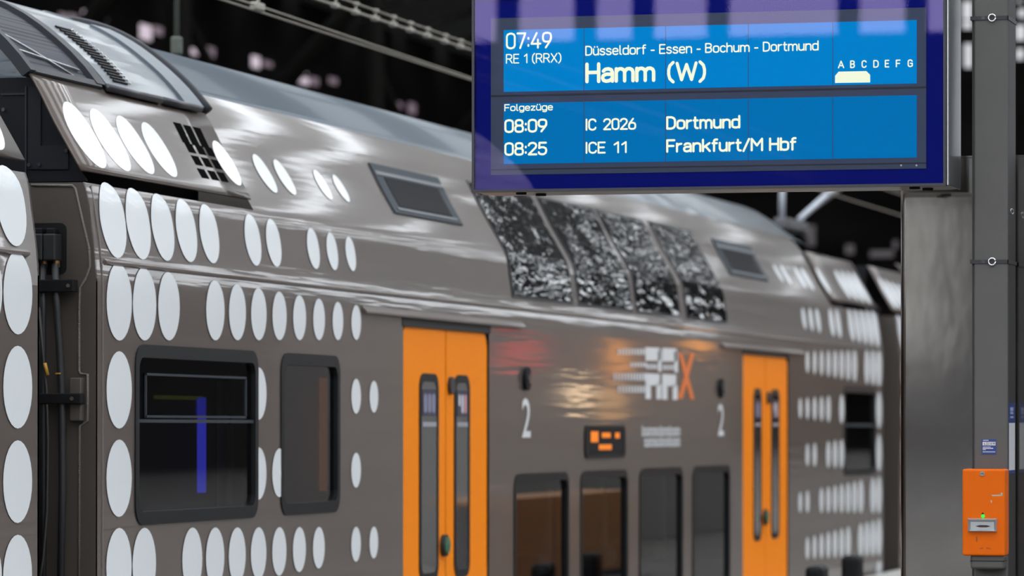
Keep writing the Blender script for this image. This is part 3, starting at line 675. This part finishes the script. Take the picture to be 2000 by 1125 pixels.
for u0 in (1.35,):
    P = [sp(u0, arc_z(3.822), .05), sp(u0 + .62, arc_z(3.822), .05), sp(u0 + .66, arc_z(3.822), .12)]
    m = MB(); m.extrude_poly([(-1.18, 2.02, 3.80), (-1.18, 2.72, 3.79), (-1.18, 2.84, 3.86), (-1.18, 2.35, 3.865)], (-.5, 0, 0)); m.build('air_scoop', roofm, car)
    MB().bbox((-1.25, 1.18, 3.84), (-1.15, 1.34, 3.88), .01).build('lid_catch', darkalu, car)

# ------------------------------------------------------------------ neighbouring cars
def neighbour(u0, u1, label, endk, vis):
    c = thing('train_car', (-1.41, (u0 + u1) / 2, -.7 - GRAD * (u0 + u1) / 2), label, 'train car', 'cars of the standing train', rot=(-GRAD, 0, 0))
    c['_o'] = [-1.41, (u0 + u1) / 2, -.7]
    top = (None, u1 - 2.83) if endk < 0 else (u0 + 2.83, None)
    car_shell(c, u0, u1, top=top)
    if endk < 0: car_roof(c, u0, u1 - 2.9)
    else: MB().box((-2.8, u0 + .2, 3.25), (-.42, u1, 3.29)).build('roof', roofdark, c)
    MB().box((-2.82, u0, -.7), (-2.78, u1, 3.3)).build('rear_side', paint_end_shade, c)
    cv = cover(c, *((u1 - 2.8, u1) if endk < 0 else (u0, u0 + 2.8)))
    for p in cv.data.polygons: p.use_smooth = True
    m = MB(); a, b = (u1 - 2.85, u1 - .18) if endk < 0 else (u0 + .18, u0 + 2.85); m.box((-2.6, a, 2.72), (-.42, b, 3.28)); m.build('equipment_box', blacksheet, c)
    ue = u1 if endk < 0 else u0
    m = MB(); m.extrude_poly([(x, ue, z) for x, z in endprof] + [(-.95, ue, 2.72), (-.95, ue, -.7)], (0, .02 * endk, 0)); m.build('end_wall', paint_end_shade, c)
    m = MB(); m.extrude_poly([(-.012, u0 + .14, 2.285), (.008, u0 + .14, 2.298), (.008, u0 + .14, 2.310), (-.012, u0 + .14, 2.325)], (0, u1 - u0 - .28, 0)); m.build('gutter_bead', paint, c)
    for z, (ks, off) in ROWS.items():
        for k in vis:
            if k in ks: dot(c, (u1 - .295 - .393 * k) if endk < 0 else (u0 + .31 + .393 * k), z, DIA(k), off)
    wa, wb = ((u1 - 2.683, u1 - .587) if endk < 0 else (u0 + .587, u0 + 2.683))
    o = sheet(rr(wa, wb, *WZ, .1), .006, .006).build('window', framem, c); sheet(rr(wa + .05, wb - .05, WZ[0] + .06, WZ[1] - .06, .06), .008, .003).build('pane', doorglass, o)
    return c
neighbour(-12.0, -.814, 'brown-grey train car end with large white dots, cut off by the left picture edge', -1, (0, 1, 2))
neighbour(26.03, 40.0, 'blurred farthest train car, a white-dotted sliver left of the steel panel', 1, (0, 1, 2, 3))
for (a, b, lab) in ((-.79, -.125, 'black gangway bellows in the gap between the two nearest train cars'), (24.93, 26.0, 'dark gangway bellows in the far gap between train cars')):
    m = MB(); n = 9
    for k in range(n):
        y0 = a + (b - a) * k / n; d = (b - a) / n
        m.box((-2.3, y0 + .005, -.4 - GRAD * a), (-.98, y0 + d * .55, 2.6 - GRAD * a)); m.box((-2.26, y0 + d * .5, -.36 - GRAD * a), (-1.02, y0 + d - .005, 2.56 - GRAD * a))
    tag(m.build('gangway_bellows', rubber), lab, 'bellows', 'gangway bellows')
# black roof cables / fairing over the far gap
m = MB(); m.box((-2.3, 24.95, 2.66), (-.22, 25.98, 2.84)); m.build('gap_fairing', black, car)

# ------------------------------------------------------------------ overhead line
wp = thing('overhead_wire', (-1.45, 8, 4.2), 'thin pair of overhead wires without a row of clamps, nearest the train roof', 'wire', 'overhead wires above the train')
MB().tube([(-1.45, -30, 4.30), (-1.45, 6.4, 4.32), (-1.45, 12.8, 4.29), (-1.45, 30.3, 4.23), (-1.45, 120, 4.1)], .0065, 6).build('lower_strand', wirem, wp)
MB().tube([(-1.45, -30, 4.36), (-1.45, 7.2, 4.355), (-1.45, 12.8, 4.305), (-1.45, 30.3, 4.235), (-1.45, 120, 4.12)], .0065, 6).build('upper_strand', wirem, wp)
wc = thing('clamped_overhead_wire', (-1.45, 8, 4.5), 'twin overhead wire with a row of clamps, passing behind the top left of the display', 'wire', 'overhead wires above the train')
up = lambda y: 4.602 - .0045 * (y - 9.2); lw = lambda y: 4.535 + .001 * (y - 8.5)
MB().tube([(-1.45, -30, 4.50), (-1.45, 8.5, lw(8.5)), (-1.45, 12.8, lw(12.8)), (-1.45, 120, 4.4)], .0095, 6).build('lower_strand', wirem, wc)
MB().tube([(-1.45, -30, 4.70), (-1.45, 9.2, up(9.2)), (-1.45, 12.8, up(12.8)), (-1.45, 120, 4.42)], .0060, 6).build('upper_strand', wirem, wc)
for cx, cy in ((655, 3), (694.7, 13.5), (732.8, 25.6), (768, 42), (801.4, 53.3), (834.5, 64), (869, 75.4), (899, 89.6)):
    p = on_x(cx, cy, -1.45); m = MB(); m.bbox((-1.475, p[1] - .045, lw(p[1]) - .018), (-1.425, p[1] + .045, lw(p[1]) + .018), .008); m.tube([(-1.45, p[1], lw(p[1])), (-1.45, p[1] + .02, up(p[1]))], .008, 6); m.bbox((-1.468, p[1] - .01, up(p[1]) - .012), (-1.432, p[1] + .05, up(p[1]) + .012), .005)
    m.build('clamp', mat('pale_clamp', (.34, .32, .28), .5, .3), wc)
p = on_x(503, 11, -1.45); m = MB(); m.bbox((-1.48, p[1] - .09, p[2] - .035), (-1.42, p[1] + .09, p[2] + .02), .012); m.tube([(-1.45, p[1], p[2]), (-1.45, p[1] + .03, p[2] + .1)], .012, 6)
m.build('clamp', mat('pale_clamp'), wp)
p = on_x(345, 95, -2.6); m = MB(); m.tube([(-2.6, p[1], p[2] + .02), (-2.6, p[1], 7.5)], .022, 8); m.bbox((-2.64, p[1] - .04, p[2] - .05), (-2.56, p[1] + .04, p[2] + .09), .02)
tag(m.build('hanging_rod', mat('green_grey_rod', (.085, .095, .080), .6)), 'thin greenish rod rising from behind the train roof at upper left', 'rod')
X = -2.2; b0 = on_x(1527, 432, X); a0 = on_x(1528, 340, X); c0 = on_x(1562, 428, X); d0 = on_x(1660, 340, X); e0 = on_x(1575, 428, X); f0 = on_x(1690, 342, X)
br = thing('overhead_line_bracket', (X, b0[1], b0[2] - .3), 'pale blurred bracket tubes on the roof below the display', 'bracket')
MB().tube([b0, a0], .040, 8).build('upright_tube', galv, br); MB().tube([c0, d0], .040, 8).build('slanted_tube', galv, br)
MB().tube([(e0[0] - .1, e0[1], e0[2]), (f0[0] - .1, f0[1], f0[2])], .035, 8).build('rear_tube', mat('dull_tube', (.10, .10, .105), .6), br)
MB().bbox((X - .1, b0[1] - .06, b0[2] - .1), (X + .1, c0[1] + .06, b0[2] + .04), .03).build('foot', mat('dull_tube'), br)
MB().tube([(X, b0[1] + .1, b0[2]), (X, b0[1] + .1, 3.215)], .05, 8).build('post', black, br)

# ------------------------------------------------------------------ departure display
YS = -.70
SX0, SX1 = on_y(921.5, 375, YS)[0], on_y(1853, 370, YS)[0]; SZ0, SZ1 = 2.592, 3.545
sg = thing('departure_display', ((SX0 + SX1) / 2, YS + .2, SZ0), 'large blue hanging departure display with white lettering', 'display')
# housing: rounded in plan
r = .10; P = [(SX0, YS + .03), (SX1 - .004, YS + .03)]
P += [(SX1 - .004 - r + r * math.cos(math.radians(a)), YS + .42 - r + r * math.sin(math.radians(a))) for a in range(0, 91, 15)]
P += [(SX0 + .08 - r * math.sin(math.radians(a)) * .8, YS + .42 - r + r * math.cos(math.radians(a))) for a in range(0, 91, 15)]
m = MB(); m.extrude_poly([(x, y, SZ0 + .004) for x, y in P], (0, 0, SZ1 - SZ0 - .008)); m.build('housing', mat('warm_aluminium', (.42, .385, .35), .35, .7), sg)
m = MB(); m.bbox((SX1 - .012, YS + .004, SZ0 + .002), (SX1, YS + .40, SZ1), .004); m.build('side_cheek', alu, sg)
def rect_ring(x0, x1, z0, z1, w, y0, y1, mt, nm):
    m = MB()
    for a, b in (((x0, y0, z0), (x1, y1, z0 + w)), ((x0, y0, z1 - w), (x1, y1, z1)), ((x0, y0, z0 + w), (x0 + w, y1, z1 - w)), ((x1 - w, y0, z0 + w), (x1, y1, z1 - w))): m.box(a, b)
    return m.build(nm, mt, sg)
rect_ring(SX0, SX1 - .013, SZ0, SZ1, .013, YS - .002, YS + .035, mat('violet_black_bezel', (.035, .033, .045), .4, .3), 'bezel')
gx0, gx1 = SX0 + .013, SX1 - .026
MB().box((gx0, YS + .02, SZ0 + .013), (gx1, YS + .026, SZ1 - .013)).build('printed_border', signblue, sg)
lx0, lx1 = on_y(958.7, 200, YS + .014)[0], on_y(1809, 200, YS + .014)[0]
lz1 = on_y(958.7, 36, YS + .014)[2]; lz0 = on_y(958.7, 342, YS + .014)[2]
lf = MB().box((lx0, YS + .014, lz0), (lx1, YS + .021, lz1)).build('lcd_frame', slate, sg)
YC = YS + .010
cols = [on_y(x, 190, YC)[0] for x in (983, 1140.5, 1300, 1461.5, 1626.5, 1791)]
zz = [on_y(983, y, YC)[2] for y in (59, 179.5, 202, 320.5)]
for rI, (za, zb, mt) in enumerate(((zz[1], zz[0], lcd_hi), (zz[3], zz[2], lcd_lo))):
    for c in range(5):
        MB().box((cols[c] + .0022, YC, za), (cols[c + 1] - .0022, YC + .006, zb)).build('display_cell', mt, sg)
zm = on_y(983, 187, YC)[2]; MB().box((lx0, YC + .001, zm - .004), (lx1, YC + .006, zm + .004)).build('divider', mat('divider_dark', (.008, .012, .03), .5), lf)
zm = on_y(983, 331, YC)[2]; MB().box((lx0, YC + .001, zm - .003), (lx1, YC + .006, zm + .003)).build('divider', mat('divider_dark'), lf)
YT = YC - .0015
def sign_text(body, x0, x1, yb, yt, bold, xr=None):
    """x0..x1 left and right end, yb / yt baseline and cap line at the left end (photo pixels)"""
    a = on_y(x0, yb, YT); t = on_y(x0, yt, YT); b = on_y(x1, yb, YT)
    return strokes(body, a, b[0] - a[0], t[2] - a[2], bold).build('lettering', lcdtxt, sg, False)
sign_text('07:49', 988, 1078, 96.5, 64, .12)
sign_text('RE 1 (RRX)', 988, 1096.5, 124.5, 105.5, .125)
sign_text('Düsseldorf - Essen - Bochum - Dortmund', 1143, 1599, 109, 89.5, .14)
sign_text('Hamm', 1143, 1280, 163, 122, .17)
sign_text('(W)', 1303, 1379, 159.5, 121, .16)
sign_text('Folgezüge', 985, 1080, 217.5, 203.5, .16)
sign_text('08:09', 985, 1069, 260, 233, .155)
sign_text('08:25', 985, 1069, 304.5, 278, .155)
sign_text('IC', 1143, 1165, 255.5, 231.5, .15); sign_text('2026', 1178, 1242.5, 254.5, 231, .15)
sign_text('ICE', 1143, 1183, 300.5, 277, .15); sign_text('11', 1197, 1225, 299.5, 276, .15)
sign_text('Dortmund', 1301, 1446, 253.5, 227, .165)
sign_text('Frankfurt/M Hbf', 1301, 1556, 298.5, 272, .165)
for ch, x0, x1 in (('A', 1636.5, 1649), ('B', 1660.3, 1670), ('C', 1682.7, 1692.7), ('D', 1705.5, 1716.3), ('E', 1728, 1737), ('F', 1749.5, 1759), ('G', 1772.6, 1783)):
    sign_text(ch, x0, x1, 133.6 - (x0 - 1636) * .018, 118.5 - (x0 - 1636) * .018, .16)
q = [on_y(x, y, YT) for x, y in ((1631, 162), (1699.5, 161), (1699.5, 146), (1692, 138.8), (1638, 140), (1631, 148))]
m = MB(); m.extrude_poly([(p[0], YT - .0005, p[2]) for p in q], (0, .0015, 0)); m.build('train_symbol', lcdtxt, sg)
MB().add([(gx0, YS + .003, SZ0 + .013), (gx1, YS + .003, SZ0 + .013), (gx1, YS + .003, SZ1 - .013), (gx0, YS + .003, SZ1 - .013)], [(0, 1, 2, 3)]).build('front_glass', signglass, sg, False)
for x in (1008, 1033, 1780, 1797):
    p = on_y(x, 380, YS); dy = .10 if x in (1008, 1780) else .24
    MB().disc((p[0] + dy * -.0, YS + dy, SZ0 - .008), (0, 0, 1), .026, .014, 14).build('underside_screw', black, sg)
for x in (1760, 1790):
    p = on_y(x, 323, YT); MB().disc((p[0], YT, p[2]), (0, -1, 0), .005, .001, 8).build('frame_screw', silver, sg)
for x in (SX0 + .5, SX1 - .5): MB().tube([(x, YS + .21, SZ1 - .01), (x, YS + .21, 4.62)], .03, 10).build('suspension_tube', alu, sg)

# ------------------------------------------------------------------ column, steel housing, validator
YP = -.50
px0, px1 = on_y(1902.5, 510, YP)[0], on_y(1968, 510, YP)[0]
pc = thing('platform_column', ((px0 + px1) / 2, YP + .15, PF), 'grey painted column carrying two dark straps at the right edge', 'column')
MB().bbox((px0, YP, PF), (px1, YP + .29, 6.5), .008, 2).build('shaft', polem, pc)
MB().box((px0 - .012, YP + .02, PF), (px0, YP + .27, 6.5)).build('edge_shade', mat('dark_column_shade', (.022, .021, .022), .6), pc)  # dark strip in place of the shadow gap beside the column
MB().box((px1, YP + .018, PF), (px1 + .001, YP + .28, 6.5)).build('side_shade', mat('dark_column_shade'), pc)  # thin dark plate, puts the shade of the column side into its colour
MB().bbox((SX0 + .3, YP - .09, 4.6), (px1, YP + .09, 4.8), .01).build('cantilever_arm', polem, pc)
for (y, nm) in ((35, 'upper'), (511, 'lower')):
    a = on_y(1938, y, YP); z = a[2]
    m = MB(); m.box((px0 - .016, YP - .005, z - .009), (px1 + .004, YP, z + .009)); m.box((px1, YP - .005, z - .009), (px1 + .005, YP + .295, z + .009)); m.box((px0 - .018, YP - .003, z - .009), (px0 - .012, YP + .295, z + .009))
    st = m.build('strap', mat('dark_strap', (.012, .013, .018), .5), pc)
    m = MB(); rm = .017
    m.tube([(a[0] + rm * math.cos(t * math.pi / 6), YP - .010, z + rm * math.sin(t * math.pi / 6)) for t in range(13)], .0045, 6); m.build('buckle', chrome, st)
    MB().box((a[0] - .05, YP - .007, z - .007), (a[0] - .035, YP - .005, z + .007)).build('strap_loop', darkalu, st)
# stickers on the column
a = on_y(1917, 858, YP); b = on_y(1946, 887.5, YP)
s1 = MB().box((a[0], YP - .0015, b[2]), (b[0], YP - .0005, a[2])).build('sticker', bluesticker, pc)
a2 = on_y(1919.3, 863, YP); b2 = on_y(1944.5, 870, YP); MB().box((a2[0], YP - .0022, b2[2]), (b2[0], YP - .0015, a2[2])).build('sticker_field', whitesticker, s1)
a3 = on_y(1921.5, 869, YP - .003); b3 = on_y(1943.5, 869, YP - .003); t3 = on_y(1921, 864.2, YP - .003)
text('6.233 8 99', (a3[0], YP - .0028, a3[2]), (1, 0, 0), b3[0] - a3[0], t3[2] - a3[2], .01).build('sticker_number', black, s1)
for (y, xa, xb, h) in ((860, 1920, 1931, .003), (873, 1919.5, 1935, .0025), (875.5, 1919.5, 1940, .004), (878.3, 1919.5, 1925.5, .003), (882.5, 1919.5, 1944, .003)):
    p = on_y(xa, y, YP); q = on_y(xb, y, YP); MB().box((p[0], YP - .0022, p[2] - h / 2), (q[0], YP - .0015, p[2] + h / 2)).build('sticker_line', whitesticker, s1)
# strip sticker on the side of the column
XS = px1 + .0015
def side(x, y):                                          # a point on the column's platform side
    d = ray(x, y); t = (XS - CAM[0]) / d[0]; return (XS, CAM[1] + t * d[1], CAM[2] + t * d[2])
zt, z1_, z2_, zb_ = (side(1977, y)[2] for y in (787, 826, 918, 925))
ya, yb = YP + .03, YP + .255
s2 = MB().box((px1, ya, zb_), (XS, yb, zt)).build('strip_sticker', bluesticker, pc)
MB().box((px1, ya + .008, z2_), (XS + .0008, yb - .008, z1_)).build('sticker_field', whitesticker, s2)
for z, h in ((zt - .030, .018), (zt - .048, .012), (zt - .068, .010)): MB().box((px1, ya + .05, z - h / 2), (XS + .0008, yb - .06, z + h / 2)).build('sticker_line', mat('pale_blue_print', (.25, .3, .5), .5), s2)
p = on_y(1976, 413, YP); pp = side(1976, 413); MB().tube([(XS + .001, pp[1] + .05 * math.cos(t * math.pi / 8), pp[2] + .012 * math.sin(t * math.pi / 8)) for t in range(17)], .003, 5).build('side_plug', silver, pc)
# steel clad housing
YB = -.17
bx0 = on_y(1757.5, 700, YB)[0]; bz = on_y(1960, 303, YB)[2]
sh = thing('steel_housing', (bx0 + .5, YB + .3, PF), 'tall brushed steel clad housing behind the grey column', 'housing')
r = .03; P = [(bx0 + r - r * math.cos(math.radians(a)), YB + r - r * math.sin(math.radians(a))) for a in range(0, 91, 15)] + [(bx0 + 1.15, YB), (bx0 + 1.15, YB + .6), (bx0, YB + .6)]
m = MB(); m.extrude_poly([(x, y, PF) for x, y in P], (0, 0, bz - PF)); m.build('cladding', steel, sh)
MB().box((bx0 - .004, YB + .58, PF), (bx0 + 1.154, YB + .62, bz + .004)).build('rear_trim', darkalu, sh)
MB().box((bx0 + .02, YB - .001, bz - .012), (bx0 + 1.13, YB + .002, bz - .008)).build('top_fold', darkalu, sh)
# ticket validator
YV = YP - .14
v0 = on_y(1879.5, 916, YV); v1 = on_y(1963, 1086, YV)
tv = thing('ticket_validator', ((v0[0] + v1[0]) / 2, YV + .07, v1[2]), 'orange ticket validator box mounted on the grey column', 'ticket validator')
bm_ = MB().bbox((v0[0], YV, v1[2]), (v1[0], YP - .001, v0[2]), .010, 3); bdy = bm_.build('body', orange_box, tv)
p = on_y(1918.5, 925, YV); sc = MB().disc((p[0], YV + .002, p[2]), (0, -1, 0), .012, .007, 16).build('lock_screw', chrome, tv)
MB().box((p[0] - .008, YV - .0062, p[2] - .0015), (p[0] + .008, YV - .0048, p[2] + .0015)).build('screw_slot', darkalu, sc)
p = on_y(1919.5, 1003, YV); MB().disc((p[0], YV + .001, p[2]), (0, -1, 0), .005, .002, 12).build('sensor_dot', black, tv)
p = on_y(1920, 1008, YV); MB().disc((p[0], YV + .001, p[2]), (0, -1, 0), .009, .003, 12).build('status_light', ledgr, tv)
A0 = on_y(1890, 1012, YV); B0 = on_y(1948, 1039, YV); C0 = on_y(1896, 1019, YV); D0 = on_y(1942, 1034, YV)
O = [(A0[0], YV - .006, A0[2]), (B0[0], YV - .006, A0[2]), (B0[0] - .002, YV - .006, B0[2]), (A0[0] + .002, YV - .006, B0[2])]
Fm = [(A0[0] + .008, YV - .02, A0[2] - .006), (B0[0] - .008, YV - .02, A0[2] - .006), (B0[0] - .008, YV - .02, B0[2] + .004), (A0[0] + .008, YV - .02, B0[2] + .004)]
I = [(C0[0], YV - .006, C0[2]), (D0[0], YV - .006, C0[2]), (D0[0], YV - .006, D0[2]), (C0[0], YV - .006, D0[2])]
Bk = [(x, YV + .001, z) for x, _, z in O]
m = MB(); m.add(O + Fm + I + Bk, [(i, (i+1) % 4, 4 + (i+1) % 4, 4 + i) for i in range(4)] + [(4+i, 4+(i+1) % 4, 8+(i+1) % 4, 8+i) for i in range(4)] + [(12+i, 12+(i+1) % 4, (i+1) % 4, i) for i in range(4)] + [(8, 9, 10, 11)])
bz_ = m.build('slot_bezel', silver, tv)
p = on_y(1905, 1025.5, YV - .007); q = on_y(1935, 1030, YV - .007)
m = MB(); zc_ = (p[2] + q[2]) / 2; m.extrude_poly([(p[0], YV - .0065, zc_), (p[0] + .02, YV - .0065, p[2]), (q[0] - .02, YV - .0065, p[2]), (q[0], YV - .0065, zc_), (q[0] - .02, YV - .0065, q[2]), (p[0] + .02, YV - .0065, q[2])], (0, -.001, 0)); m.build('slot', mat('dark_red_slot', (.03, .004, .004), .5), bz_)
a = on_y(1895, 1087, YV + .02); b = on_y(1961, 1112, YV + .02)
MB().bbox((a[0], YV + .02, b[2]), (b[0], YP - .001, a[2] + .01), .012, 3).build('base_block', mat('grey_base_plastic', (.075, .07, .065), .5), tv)
MB().box((a[0] - .001, YV + .018, a[2] - .022), (b[0] + .001, YP - .002, a[2] - .019)).build('base_seam', black, tv)
chip = mat('chipped_paint', (.42, .36, .28), .6)
for pts in (((1936, 966.5), (1956, 966), (1956, 969), (1938, 969)), ((1934.5, 977), (1937.5, 978), (1937, 983), (1935.5, 982)), ((1954, 963), (1958, 962), (1958, 969), (1955, 968))):
    q = [on_y(x, y, YV - .0006) for x, y in pts]; m = MB(); m.extrude_poly([(p[0], YV - .0006, p[2]) for p in q], (0, .0012, 0)); m.build('paint_scratch', chip, tv)
for pts in (((1906, 1048), (1909, 1048), (1909, 1059), (1906.5, 1058)), ((1913, 1071), (1920, 1069), (1920, 1071), (1914, 1072.5)), ((1926, 1069), (1935, 1071), (1934, 1072.5), (1926, 1071))):
    q = [on_y(x, y, YV - .0006) for x, y in pts]; m = MB(); m.extrude_poly([(p[0], YV - .0006, p[2]) for p in q], (0, .0012, 0)); m.build('scuff_mark', mat('brown_scuff', (.33, .06, .008), .6), tv)

# ------------------------------------------------------------------ platform things that show only as reflections in the train
kb = thing('platform_kiosk', (6.2, 33, PF), 'grey platform kiosk with lit panels, mirrored in the train side between the doors', 'kiosk')
MB().bbox((5.0, 26, PF), (7.4, 41, 3.1), .02).build('wall', mat('kiosk_grey', (.22, .21, .20), .6), kb)
MB().box((4.90, 27.2, 2.12), (5.0, 29.0, 2.40)).build('fascia', mat('kiosk_red', (.42, .05, .05), .5, emit=(.75, .06, .06), es=2.0), kb)
MB().box((4.94, 32.9, 2.05), (5.0, 33.7, 2.50)).build('poster_panel', mat('kiosk_orange', (.75, .30, .05), .5, emit=(1., .36, .05), es=3.4), kb)
MB().box((4.94, 32.5, 1.45), (5.0, 33.5, 1.90)).build('poster_panel', mat('kiosk_amber', (.75, .40, .15), .5, emit=(1., .50, .18), es=1.8), kb)
MB().box((4.94, 37.8, 2.48), (5.0, 39.3, 2.82)).build('poster_panel', mat('kiosk_orange'), kb)
MB().box((4.9, 30.6, 1.70), (5.0, 31.6, 1.88)).build('lamp', mat('kiosk_lamp', (.3, .2, .1), .5, emit=(1., .70, .42), es=6.), kb)
bn = thing('platform_bench', (2.8, 20.5, PF), 'long brown wooden platform bench mirrored low in the train side', 'bench')
for k in range(-1, 3): MB().bbox((2.50, 17.6, .07 + k * .2), (2.54, 23.5, .265 + k * .2), .004).build('front_board', mat('bench_brown', (.36, .16, .05), .5), bn)
MB().bbox((2.5, 17.5, .65), (3.05, 23.6, .70), .01).build('seat', mat('bench_brown'), bn)
for y in (17.7, 20.5, 23.3): MB().box((2.56, y, PF), (2.98, y + .08, .65)).build('leg', darkalu, bn)
for (xa, xb, yt, lab) in ((1653, 1685, 1087, 'taller blurred black bag at the bottom edge beside the far train car end'), (1588, 1612, 1107, 'smaller blurred black bag at the bottom edge right of the far orange door')):
    a = on_x(xa, yt, 1.2); b = on_x(xb, yt, 1.2); c = (a[1] + b[1]) / 2; hw = .16; z1 = a[2]
    bg_ = thing('trolley_bag', (1.2, c, PF), lab, 'bag', 'black bags on the far platform')
    MB().bbox((1.1, c - hw, PF + .04), (1.26, c + hw, z1), .05, 3).build('body', black, bg_)
    for dy in (-.1, .1): MB().disc((1.13, c + dy, PF + .04), (1, 0, 0), .04, .1, 12).build('wheel', rubber, bg_)
for o in bpy.data.objects:
    if '_o' in o: del o['_o']
